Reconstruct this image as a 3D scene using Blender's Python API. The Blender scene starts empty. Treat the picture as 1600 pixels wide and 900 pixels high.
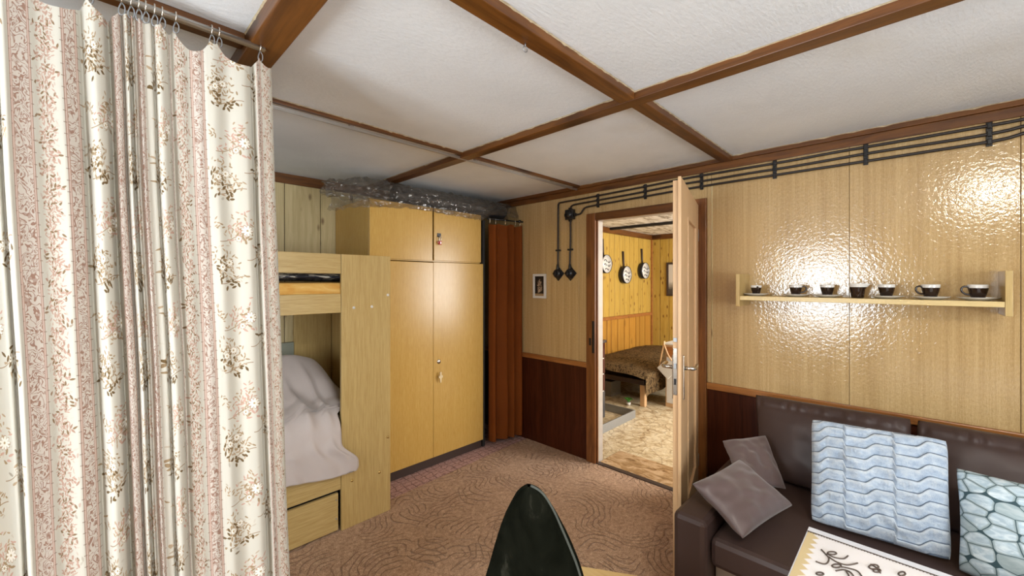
import bpy, bmesh, math, random
from mathutils import Vector, Matrix, noise
random.seed(7)
S = bpy.context.scene
COL = S.collection
R = math.radians

# ------------------------------------------------------------------ camera, world, lights, exposure
cam = bpy.data.cameras.new('camera'); cam_o = bpy.data.objects.new('camera', cam); COL.objects.link(cam_o)
cam.sensor_fit = 'HORIZONTAL'; cam.sensor_width = 36.0; cam.lens = 36.0 * 642 / 1600
cam.shift_y = -10 / 1600; cam.clip_start = 0.02
cam_o.location = (0, 0, 1.48); cam_o.rotation_euler = (R(90), 0, R(44.4 - 90))
S.camera = cam_o
S.view_settings.view_transform = 'Standard'; S.view_settings.look = 'None'
S.view_settings.gamma = 1.0; S.view_settings.use_curve_mapping = False
S.view_settings.exposure = 0.18
W = bpy.data.worlds.new('world'); S.world = W; W.use_nodes = True
bg = W.node_tree.nodes['Background']; bg.inputs[0].default_value = (0.75, 0.86, 1.0, 1); bg.inputs[1].default_value = 1.0

def area(name, loc, rot, sx, sy, power, color):
    l = bpy.data.lights.new(name, 'AREA'); l.shape = 'RECTANGLE'; l.size = sx; l.size_y = sy
    l.energy = power; l.color = color
    o = bpy.data.objects.new(name, l); COL.objects.link(o); o.location = loc; o.rotation_euler = rot
    return o
# daylight at the windows: west wall (behind the photographer), south wall, and the far room's own south window
area('daylight_west', (-1.37, 0.91, 1.36), (R(90), 0, R(-90)), 0.92, 1.10, 60, (0.88, 0.95, 1.0))
area('daylight_south', (0.55, -1.77, 1.36), (R(90), 0, 0), 1.9, 1.15, 66, (0.89, 0.955, 1.0))
area('daylight_far_room', (4.9, -0.84, 1.40), (R(90), 0, 0), 2.4, 1.2, 165, (1.0, 0.97, 0.92))

# ------------------------------------------------------------------ node helpers
class Sk:
    def __init__(s, g, k): s.g = g; s.k = k
    def __add__(s, o): return s.g.m('ADD', s, o)
    def __radd__(s, o): return s.g.m('ADD', o, s)
    def __sub__(s, o): return s.g.m('SUBTRACT', s, o)
    def __rsub__(s, o): return s.g.m('SUBTRACT', o, s)
    def __mul__(s, o): return s.g.m('MULTIPLY', s, o)
    def __rmul__(s, o): return s.g.m('MULTIPLY', o, s)
    def __truediv__(s, o): return s.g.m('DIVIDE', s, o)
    def lt(s, o): return s.g.m('LESS_THAN', s, o)
    def gt(s, o): return s.g.m('GREATER_THAN', s, o)
    def mod(s, o): return s.g.m('MODULO', s, o)
    def abs(s): return s.g.m('ABSOLUTE', s)
    def sq(s): return s.g.m('MULTIPLY', s, s)
    def sqrt(s): return s.g.m('SQRT', s)
    def step(s, a, b): return s.g.maprange(s, a, b)

class G:
    def __init__(s, name):
        s.mat = bpy.data.materials.new(name); s.mat.use_nodes = True
        s.t = s.mat.node_tree; s.N = s.t.nodes; s.L = s.t.links
        s.b = s.N['Principled BSDF']; s.out = s.N['Material Output']
    def put(s, inp, v):
        if isinstance(v, Sk): s.L.new(v.k, inp)
        elif isinstance(v, (tuple, list)):
            v = tuple(v)
            if inp.type == 'RGBA' and len(v) == 3: v = v + (1,)
            inp.default_value = v
        else: inp.default_value = v
    def m(s, op, a, b=0.0, c=None, clamp=False):
        n = s.N.new('ShaderNodeMath'); n.operation = op; n.use_clamp = clamp
        s.put(n.inputs[0], a); s.put(n.inputs[1], b)
        if c is not None: s.put(n.inputs[2], c)
        return Sk(s, n.outputs[0])
    def maprange(s, v, a, b, lo=0.0, hi=1.0):
        n = s.N.new('ShaderNodeMapRange'); n.interpolation_type = 'SMOOTHSTEP'
        s.put(n.inputs[0], v); s.put(n.inputs[1], a); s.put(n.inputs[2], b); s.put(n.inputs[3], lo); s.put(n.inputs[4], hi)
        return Sk(s, n.outputs[0])
    def coord(s, kind='Object'):
        n = s.N.new('ShaderNodeTexCoord'); return Sk(s, n.outputs[kind])
    def sep(s, v):
        n = s.N.new('ShaderNodeSeparateXYZ'); s.put(n.inputs[0], v); return [Sk(s, o) for o in n.outputs]
    def comb(s, x, y, z=0.0):
        n = s.N.new('ShaderNodeCombineXYZ'); s.put(n.inputs[0], x); s.put(n.inputs[1], y); s.put(n.inputs[2], z); return Sk(s, n.outputs[0])
    def vmul(s, v, sc):
        n = s.N.new('ShaderNodeVectorMath'); n.operation = 'MULTIPLY'; s.put(n.inputs[0], v); s.put(n.inputs[1], sc); return Sk(s, n.outputs[0])
    def vadd(s, v, w):
        n = s.N.new('ShaderNodeVectorMath'); n.operation = 'ADD'; s.put(n.inputs[0], v); s.put(n.inputs[1], w); return Sk(s, n.outputs[0])
    def rand(s):
        n = s.N.new('ShaderNodeObjectInfo'); return Sk(s, n.outputs['Random'])
    def noise(s, v, scale, detail=3.0, rough=0.55, dist=0.0, out='Fac'):
        n = s.N.new('ShaderNodeTexNoise'); s.put(n.inputs['Vector'], v); n.inputs['Scale'].default_value = scale
        n.inputs['Detail'].default_value = detail; n.inputs['Roughness'].default_value = rough; n.inputs['Distortion'].default_value = dist
        return Sk(s, n.outputs[out])
    def vor(s, v, scale, feature='F1', rnd=1.0, dims='3D'):
        n = s.N.new('ShaderNodeTexVoronoi'); n.voronoi_dimensions = dims; n.feature = feature
        s.put(n.inputs['Vector'], v); n.inputs['Scale'].default_value = scale; n.inputs['Randomness'].default_value = rnd
        return {o.name: Sk(s, o) for o in n.outputs}
    def ramp(s, f, stops):
        n = s.N.new('ShaderNodeValToRGB'); e = n.color_ramp.elements
        while len(e) < len(stops): e.new(0.5)
        for i, (p, c) in enumerate(stops):
            e[i].position = p; e[i].color = tuple(c) + (1,)
        s.put(n.inputs[0], f); return Sk(s, n.outputs[0])
    def mix(s, f, a, b, mode='MIX'):
        n = s.N.new('ShaderNodeMix'); n.data_type = 'RGBA'; n.blend_type = mode; n.clamp_factor = True
        s.put(n.inputs[0], f); s.put(n.inputs[6], a); s.put(n.inputs[7], b); return Sk(s, n.outputs[2])
    def bump(s, h, strength=0.3, dist=0.01):
        n = s.N.new('ShaderNodeBump'); n.inputs['Strength'].default_value = strength; n.inputs['Distance'].default_value = dist
        s.put(n.inputs['Height'], h); s.L.new(n.outputs[0], s.b.inputs['Normal']); s.L.new(n.outputs[0], s.b.inputs['Coat Normal'])
    def set(s, color=None, rough=0.5, metal=0.0, spec=0.5, coat=0.0, coat_rough=0.1, sheen=0.0):
        if color is not None: s.put(s.b.inputs['Base Color'], color)
        s.put(s.b.inputs['Roughness'], rough); s.put(s.b.inputs['Metallic'], metal)
        s.put(s.b.inputs['Specular IOR Level'], spec)
        s.put(s.b.inputs['Coat Weight'], coat); s.put(s.b.inputs['Coat Roughness'], coat_rough)
        s.put(s.b.inputs['Sheen Weight'], sheen)
        return s.mat

def plain(name, c, rough=0.5, metal=0.0, spec=0.5, var=0.06, scale=25.0, bump=0.0):
    g = G(name); v = g.coord()
    n = g.noise(v, scale, 4)
    col = g.mix(n, tuple(x * (1 - var * 2) for x in c), tuple(min(1, x * (1 + var)) for x in c))
    if bump: g.bump(g.noise(v, scale * 6, 2), bump, 0.003)
    return g.set(col, rough, metal, spec)

AX = {'x': (1.0, 30.0, 30.0), 'y': (30.0, 1.0, 30.0), 'z': (30.0, 30.0, 1.0)}
def wood(name, dark, light, axis='z', fine=1.0, rough=0.4, knots=0.0, spec=0.5, coat=0.0, bump=0.1, figure=0.35, objvar=0.0, knotcol=None, knot_scale=7.0):
    g = G(name); v = g.coord()
    if objvar: v = g.vadd(v, g.comb(g.rand() * 3.0, g.rand() * 7.0, g.rand() * 5.0))
    sv = g.vmul(v, tuple(a * fine for a in AX[axis]))
    warp = g.noise(v, 2.0, 2)
    n1 = g.noise(g.vadd(sv, g.comb(warp * 3, warp * 3, warp * 3)), 1.0, 4, 0.6)
    n2 = g.noise(sv, 4.0, 3, 0.65)
    f = n1 * (1 - figure) + n2 * figure
    f = g.maprange(f, 0.3, 0.7)
    col = g.mix(f, dark, light)
    if objvar: col = g.mix(g.rand() * objvar, col, tuple(0.62 * a for a in light), 'MIX')
    if knots:
        sc = {'x': (0.45, 1, 1), 'y': (1, 0.45, 1), 'z': (1, 1, 0.45)}[axis]
        d = g.vor(g.vmul(v, sc), knot_scale, rnd=1.0)['Distance']
        k = g.maprange(d, 0.23, 0.10) * knots
        col = g.mix(k, col, knotcol or tuple(0.35 * a for a in dark))
    if bump: g.bump(n2, bump, 0.002)
    return g.set(col, rough, 0, spec, coat, 0.15)

# ------------------------------------------------------------------ materials
M = {}
M['beam'] = wood('stained_pine_beam', (0.058, 0.017, 0.003), (0.190, 0.068, 0.011), 'x', 1.0, 0.38, 0.7, knot_scale=4.0, objvar=0.25)
M['beam_y'] = wood('stained_pine_beam_lengthwise', (0.058, 0.017, 0.003), (0.190, 0.068, 0.011), 'y', 1.0, 0.38, 0.7, knot_scale=4.0, objvar=0.25)
M['beam_z'] = wood('stained_pine_upright', (0.11, 0.034, 0.009), (0.27, 0.100, 0.025), 'z', 1.0, 0.35, 0.6, knot_scale=4.0)
M['rail'] = wood('chair_rail_pine', (0.24, 0.085, 0.022), (0.42, 0.17, 0.045), 'y', 1.0, 0.3, 0.4)

def veneer_gloss():
    g = G('glossy_papered_wall_panel'); v = g.coord()
    st = g.noise(g.vmul(v, (90, 90, 1.6)), 1.0, 4, 0.7)
    st2 = g.noise(g.vmul(v, (14, 14, 0.4)), 1.0, 2, 0.5)
    wv = g.noise(g.vmul(v, (300, 300, 60)), 1.0, 2, 0.5)
    sp = g.noise(v, 420, 2, 0.6)
    f = g.maprange(st * 0.36 + st2 * 0.16 + wv * 0.24 + sp * 0.24, 0.34, 0.66)
    col = g.ramp(f, [(0.0, (0.385, 0.242, 0.102)), (0.5, (0.485, 0.327, 0.148)), (1.0, (0.585, 0.412, 0.205))])
    peel = g.noise(v, 70.0, 2, 0.5, 0.4)
    big = g.noise(v, 9.0, 2)
    g.bump(peel * 1.0 + big * 0.5 + st * 0.10, 0.26, 0.004)
    return g.set(col, 0.14, 0, 0.6, 0.45, 0.06)
M['wallpanel'] = veneer_gloss()
M['wains'] = wood('dark_red_wainscot', (0.032, 0.006, 0.002), (0.078, 0.018, 0.006), 'z', 1.2, 0.45, 0.0, spec=0.2)
M['veneer'] = wood('pale_oak_veneer', (0.43, 0.285, 0.095), (0.57, 0.415, 0.175), 'z', 2.6, 0.34, 0, bump=0.06, figure=0.6)
M['veneer_x'] = wood('pale_oak_veneer_across', (0.43, 0.285, 0.095), (0.58, 0.43, 0.19), 'x', 2.6, 0.34, 0, bump=0.06, figure=0.6)
M['wardrobe'] = wood('wardrobe_oak_foil', (0.47, 0.265, 0.055), (0.60, 0.380, 0.105), 'z', 4.0, 0.27, 0, bump=0.05, figure=0.7)
M['doorwood'] = wood('door_oak_laminate', (0.60, 0.375, 0.195), (0.67, 0.44, 0.24), 'z', 2.2, 0.42, 0, bump=0.03, figure=0.5)
M['pine'] = wood('pale_knotty_pine', (0.47, 0.36, 0.17), (0.62, 0.50, 0.27), 'z', 1.4, 0.45, 0.85, objvar=0.15, knotcol=(0.13, 0.06, 0.02), knot_scale=11.0)
M['pine_far'] = wood('yellow_knotty_panel', (0.42, 0.255, 0.040), (0.57, 0.375, 0.085), 'z', 1.2, 0.4, 0.9, objvar=0.3, knotcol=(0.16, 0.06, 0.012), knot_scale=13.0)
M['pine_dado'] = wood('orange_pine_dado', (0.36, 0.150, 0.018), (0.55, 0.280, 0.050), 'z', 1.2, 0.35, 0.4, objvar=0.45)
M['table_wood'] = wood('light_stool_wood', (0.55, 0.36, 0.14), (0.66, 0.46, 0.21), 'y', 1.5, 0.35, 0)
M['dark'] = plain('gap_shade_and_dark_trim', (0.012, 0.010, 0.010), 0.7)  # black for painted-in gap shade, also a dark far-room trim
M['plinth'] = plain('dark_brown_plinth', (0.045, 0.026, 0.020), 0.5)
M['black'] = plain('black_bakelite', (0.010, 0.010, 0.012), 0.28)
M['cable'] = plain('black_cable', (0.020, 0.014, 0.012), 0.4)
M['chrome'] = plain('satin_nickel', (0.62, 0.58, 0.52), 0.25, 1.0, var=0.02)
M['alu'] = plain('aluminium_track', (0.55, 0.53, 0.50), 0.35, 0.9, var=0.05)
M['steel'] = plain('dull_galvanised_steel', (0.38, 0.40, 0.42), 0.45, 0.8)
M['brass'] = plain('old_brass', (0.55, 0.38, 0.14), 0.3, 1.0)
M['white'] = plain('white_paint', (0.72, 0.70, 0.66), 0.45)
M['jamb'] = plain('limewashed_jamb', (0.46, 0.41, 0.36), 0.4, var=0.12, scale=14)
M['porcelain'] = plain('white_glaze', (0.72, 0.70, 0.66), 0.08, var=0.02)
M['brown_glaze'] = plain('dark_brown_glaze', (0.022, 0.011, 0.007), 0.07, var=0.1)
M['red'] = plain('red_padlock', (0.45, 0.02, 0.02), 0.3)

def ceiling_mat():
    g = G('white_board_ceiling'); v = g.coord()
    n = g.noise(v, 3.0, 5, 0.6); st = g.noise(v, 1.1, 2)
    col = g.mix(g.maprange(n, 0.25, 0.75), (0.745, 0.775, 0.80), (0.81, 0.84, 0.865))
    col = g.mix(g.maprange(st, 0.60, 0.78) * 0.4, col, (0.60, 0.54, 0.42))
    g.bump(g.noise(g.vmul(v, (1, 2.2, 1)), 42, 4, 0.7) * 0.9 + n * 0.4, 0.42, 0.008)
    return g.set(col, 0.75, 0, 0.25)
M['ceiling'] = ceiling_mat()

def far_ceiling_mat():
    g = G('marbled_ceiling_tile'); v = g.coord(); x, y, z = g.sep(v)
    b = g.noise(g.vmul(v, (1.6, 5.0, 1)), 2.2, 5, 0.65, 0.8)
    col = g.ramp(b, [(0.44, (0.86, 0.85, 0.83)), (0.53, (0.66, 0.63, 0.58)), (0.62, (0.26, 0.23, 0.20))])
    return g.set(col, 0.5)
M['far_ceiling'] = far_ceiling_mat()

def carpet_mat():
    g = G('embossed_brown_carpet'); v = g.coord(); x, y, z = g.sep(v)
    warp = g.noise(v, 3.2, 2, 0.5, out='Color')
    vv = g.vadd(v, g.vmul(g.vadd(warp, (-0.5, -0.5, -0.5)), (0.22, 0.22, 0)))
    def arcs(scale, off, pitch):
        # short groups of parallel curved grooves, one group per patch, each turned its own way
        q = g.vadd(vv, off); vr = g.vor(q, scale, 'F1', 1.0, '2D')
        qx, qy, _ = g.sep(q); px, py, _p = g.sep(vr['Position']); cr, cg, cb = g.sep(vr['Color'])
        dx = qx - px; dy = qy - py; a = cr * 6.283
        c = g.m('COSINE', a); sn = g.m('SINE', a)
        lx = dx * c + dy * sn; ly = dy * c - dx * sn
        r = ((lx + 0.13).sq() + ly.sq()).sqrt()
        ln = g.maprange((g.m('FRACT', r / pitch + cg) - 0.5).abs(), 0.13, 0.03)
        m_ = g.maprange((lx / 0.105).sq() + (ly / (cb * 0.08 + 0.085)).sq(), 1.0, 0.75)
        return ln * m_
    groove = g.m('MAXIMUM', arcs(4.0, (0.0, 0.0, 0.0), 0.036), arcs(3.4, (3.3, 7.1, 0.0), 0.042))
    sp = g.noise(v, 260, 2, 0.7); sp2 = g.noise(v, 60, 3, 0.7)
    base = g.ramp(sp * 0.65 + sp2 * 0.35, [(0.36, (0.165, 0.084, 0.042)), (0.5, (0.400, 0.240, 0.140)), (0.64, (0.74, 0.51, 0.345))])
    col = g.mix(groove * 0.55, base, (0.165, 0.080, 0.038))
    g.bump(sp * 0.5 + sp2 * 0.3 - groove * 1.3, 0.7, 0.006)
    return g.set(col, 0.95, 0, 0.1, sheen=0.15)
M['carpet'] = carpet_mat()

def pink_floor_mat():
    g = G('old_pink_tiled_floor_covering'); v = g.coord(); x, y, z = g.sep(v)
    wob = g.noise(v, 11.0, 2) * 0.07
    a = ((x + wob) / 0.062).mod(1.0); rowi = g.m('FLOOR', (y + wob) / 0.045)
    b = ((y + wob) / 0.045).mod(1.0)
    ln = g.m('MINIMUM', g.maprange((a - 0.5).abs(), 0.49, 0.42), g.maprange((b - 0.5).abs(), 0.48, 0.40))
    n = g.noise(v, 70, 4, 0.7)
    base = g.ramp(n, [(0.3, (0.30, 0.155, 0.135)), (0.5, (0.47, 0.285, 0.255)), (0.72, (0.66, 0.47, 0.43))])
    col = g.mix(g.m('SUBTRACT', 1.0, ln) * 0.72, base, (0.075, 0.030, 0.026))
    g.bump(ln + n * 0.3, 0.5, 0.004)
    return g.set(col, 0.8, 0, 0.2)
M['pinkfloor'] = pink_floor_mat()

def vinyl_mat():
    g = G('mottled_stone_vinyl'); v = g.coord()
    w = g.noise(v, 3.0, 2, out='Color')
    vv = g.vadd(v, g.vmul(w, (0.22, 0.22, 0)))
    e = g.vor(vv, 8.0, 'DISTANCE_TO_EDGE')['Distance']
    n = g.noise(v, 11.0, 4, 0.7, 1.0)
    base = g.ramp(n, [(0.3, (0.30, 0.19, 0.09)), (0.48, (0.58, 0.46, 0.28)), (0.62, (0.74, 0.64, 0.45)), (0.8, (0.50, 0.38, 0.22))])
    col = g.mix(g.maprange(e, 0.04, 0.0) * 0.6, base, (0.20, 0.12, 0.06))
    return g.set(col, 0.4, 0, 0.4)
M['vinyl'] = vinyl_mat()

def fur_rug_mat():
    g = G('brown_mottled_mat'); v = g.coord()
    n = g.noise(g.vmul(v, (2.2, 1.0, 1)), 4.5, 6, 0.65, 1.5)
    col = g.ramp(n, [(0.3, (0.14, 0.07, 0.028)), (0.46, (0.36, 0.22, 0.10)), (0.56, (0.55, 0.38, 0.22)), (0.72, (0.24, 0.13, 0.055))])
    g.bump(g.noise(v, 120, 3), 0.4, 0.004)
    return g.set(col, 0.9, 0, 0.1)
M['furrug'] = fur_rug_mat()

def cover_mat():
    g = G('brown_animal_print_cover'); v = g.coord()
    n = g.noise(g.vmul(v, (1.0, 2.0, 1.3)), 11.0, 4, 0.7, 2.2)
    col = g.ramp(n, [(0.36, (0.020, 0.012, 0.007)), (0.47, (0.065, 0.040, 0.018)), (0.54, (0.20, 0.13, 0.06)), (0.66, (0.045, 0.028, 0.012))])
    return g.set(col, 0.85, 0, 0.15)
M['cover'] = cover_mat()

def leather_mat():
    g = G('brown_leatherette'); v = g.coord()
    n = g.noise(v, 5, 3); f = g.noise(v, 260, 2)
    col = g.mix(n, (0.046, 0.027, 0.023), (0.064, 0.039, 0.034))
    g.bump(f, 0.10, 0.001)
    return g.set(col, 0.46, 0, 0.35)
M['leather'] = leather_mat()
def satin_mat():
    g = G('brown_satin'); v = g.coord()
    w = g.noise(g.vmul(v, (1, 1, 1)), 500, 1)
    col = g.mix(g.noise(v, 4, 3), (0.085, 0.054, 0.051), (0.125, 0.083, 0.079))
    g.bump(w + g.noise(v, 14, 3) * 2.0, 0.12, 0.003)
    return g.set(col, 0.42, 0, 0.5, sheen=0.4)
M['satin'] = satin_mat()
def fur_mat():
    g = G('pale_blue_white_plush'); v = g.coord('UV'); u, w, _ = g.sep(v)
    n = g.noise(g.vmul(v, (150, 190, 1)), 1.0, 3, 0.7); c = g.noise(g.vmul(v, (16, 22, 1)), 1.0, 4, 0.6)
    ph = (u * 2.75 + 0.3125).mod(1.0)                        # the stitched tiers: seam shade painted into the pile, tips paler
    tri = g.maprange(ph, 0.02, 0.10) - g.maprange(ph, 0.46, 0.72)
    wob = g.noise(g.vmul(v, (14, 14, 1)), 1.0, 2) * 0.012
    f = ((w + tri * 0.066 - u * 0.02 + wob) * 9.6).mod(1.0)
    col = g.ramp(c * 0.5 + n * 0.5, [(0.34, (0.30, 0.40, 0.56)), (0.50, (0.50, 0.60, 0.73)), (0.64, (0.72, 0.78, 0.84))])
    col = g.mix(g.maprange(f, 0.55, 0.95) * 0.55, col, (0.80, 0.85, 0.88))
    col = g.mix(g.m('MAXIMUM', g.maprange(f, 0.12, 0.04), g.maprange(f, 0.97, 1.0)) * 0.9, col, (0.085, 0.12, 0.19))
    g.bump(n + c, 0.8, 0.006)
    return g.set(col, 0.9, 0, 0.1, sheen=0.15)
M['fur'] = fur_mat()
M['furseam'] = plain('plush_seam_shadow_thread', (0.20, 0.25, 0.32), 0.9)
def pebble_mat():
    g = G('pebble_print_fabric'); v = g.coord('UV')
    w = g.noise(v, 3.0, 2, out='Color')
    vv = g.vadd(g.vmul(v, (1.0, 1.35, 1)), g.vmul(w, (0.10, 0.10, 0)))
    vr = g.vor(vv, 6.4, 'F1', 0.8, '2D'); e = g.vor(vv, 6.4, 'DISTANCE_TO_EDGE', 0.8, '2D')['Distance']
    rnd = g.sep(vr['Color'])[0]
    vein = g.noise(g.vmul(v, (4, 9, 1)), 2.0, 4, 0.6, 1.2)
    st = g.mix(g.maprange(vein, 0.35, 0.7), (0.44, 0.58, 0.68), (0.74, 0.85, 0.92))
    st = g.mix(g.maprange(rnd, 0.75, 0.95) * 0.6, st, (0.30, 0.38, 0.38))
    inner = g.maprange(e, 0.035, 0.16)
    st = g.mix(inner, (0.34, 0.44, 0.48), st)
    d = g.m('MINIMUM', e - 0.006, 0.69 - vr['Distance'])
    col = g.mix(g.maprange(d, 0.028, 0.006), st, (0.045, 0.090, 0.110))
    return g.set(col, 0.6, 0, 0.3)
M['pebble'] = pebble_mat()
def velvet_mat():
    g = G('dark_green_velvet'); v = g.coord()
    n = g.noise(v, 9, 5, 0.7, 0.8); s = g.noise(g.vmul(v, (30, 30, 5)), 1, 3)
    col = g.ramp(n * 0.75 + s * 0.25, [(0.40, (0.003, 0.0034, 0.002)), (0.60, (0.0065, 0.007, 0.0045)), (0.82, (0.055, 0.051, 0.038))])
    return g.set(col, 0.9, 0, 0.02)
M['velvet'] = velvet_mat()
M['piping'] = plain('velvet_piping', (0.050, 0.055, 0.045), 0.7)
def rust_mat():
    g = G('rust_red_curtain_cloth'); v = g.coord()
    col = g.mix(g.noise(v, 3, 3), (0.130, 0.031, 0.005), (0.205, 0.055, 0.009))
    g.bump(g.noise(g.vmul(v, (1, 1, 0.3)), 60, 2), 0.1, 0.002)
    return g.set(col, 0.8, 0, 0.1)
M['rust'] = rust_mat()
def blanket_mat():
    g = G('lilac_grey_blanket'); v = g.coord()
    col = g.mix(g.noise(v, 5, 3), (0.50, 0.435, 0.41), (0.585, 0.52, 0.495))
    g.bump(g.noise(v, 220, 2) * 0.6 + g.noise(v, 16, 3) * 0.8, 0.15, 0.004)
    return g.set(col, 0.9, 0, 0.1, sheen=0.3)
M['blanket'] = blanket_mat()
def ochre_mat():
    g = G('ochre_mattress_ticking'); v = g.coord()
    n = g.noise(g.vmul(v, (3, 6, 10)), 2.0, 4, 0.6, 0.8)
    return g.set(g.ramp(n, [(0.3, (0.62, 0.30, 0.05)), (0.55, (0.72, 0.44, 0.12)), (0.75, (0.80, 0.62, 0.30))]), 0.8)
M['ochre'] = ochre_mat()
def bw_mat():
    g = G('black_and_white_print_quilt'); v = g.coord()
    n = g.noise(g.vmul(v, (5, 5, 9)), 1.8, 3, 0.6, 2.0)
    return g.set(g.ramp(n, [(0.44, (0.010, 0.010, 0.018)), (0.53, (0.06, 0.06, 0.07)), (0.58, (0.48, 0.46, 0.40))]), 0.8)
M['bwprint'] = bw_mat()
def cloth_mat():
    g = G('cream_linen_tablecloth'); v = g.coord(); x, y, z = g.sep(v)
    n = g.noise(v, 7, 3); wv = g.noise(v, 420, 1)
    teeth = ((x / 0.030).mod(1.0) - 0.5).abs() * 0.030
    edge = g.maprange(y, g.m('SUBTRACT', 0.212, teeth), g.m('SUBTRACT', 0.219, teeth))
    col = g.mix(n, (0.68, 0.64, 0.635), (0.76, 0.73, 0.73))
    col = g.mix(edge, col, (0.55, 0.43, 0.24))
    g.bump(wv * 0.3 + g.noise(v, 18, 2) * 1.5, 0.2, 0.003)
    return g.set(col, 0.8, 0, 0.2)
M['cloth'] = cloth_mat()
M['undercloth'] = plain('white_oilcloth', (0.66, 0.68, 0.74), 0.35, var=0.05, scale=60)
M['thread'] = plain('brown_embroidery_thread', (0.085, 0.058, 0.045), 0.7)

def film_mat():
    g = G('crumpled_clear_plastic_film'); v = g.coord()
    h = g.noise(g.vmul(v, (0.7, 1, 1.3)), 9, 3, 0.5, 1.4)
    g.bump(h, 0.8, 0.03)
    g.set((0.13, 0.115, 0.10), 0.12, 0, 1.0, 1.0, 0.05)
    tr = g.N.new('ShaderNodeBsdfTransparent'); tr.inputs[0].default_value = (0.92, 0.91, 0.88, 1)
    mx = g.N.new('ShaderNodeMixShader')
    lw = g.N.new('ShaderNodeLayerWeight'); lw.inputs[0].default_value = 0.35
    f = g.m('ADD', Sk(g, lw.outputs['Facing']) * 0.50, 0.24, clamp=True)
    f = g.m('ADD', f, g.maprange(h, 0.52, 0.70) * 0.22, clamp=True)
    g.L.new(f.k, mx.inputs[0]); g.L.new(tr.outputs[0], mx.inputs[1]); g.L.new(g.b.outputs[0], mx.inputs[2])
    g.L.new(mx.outputs[0], g.out.inputs[0])
    return g.mat
M['film'] = film_mat()
M['roll'] = plain('grey_brown_rolled_underlay', (0.035, 0.036, 0.042), 0.5, var=0.25, scale=12)

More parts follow.
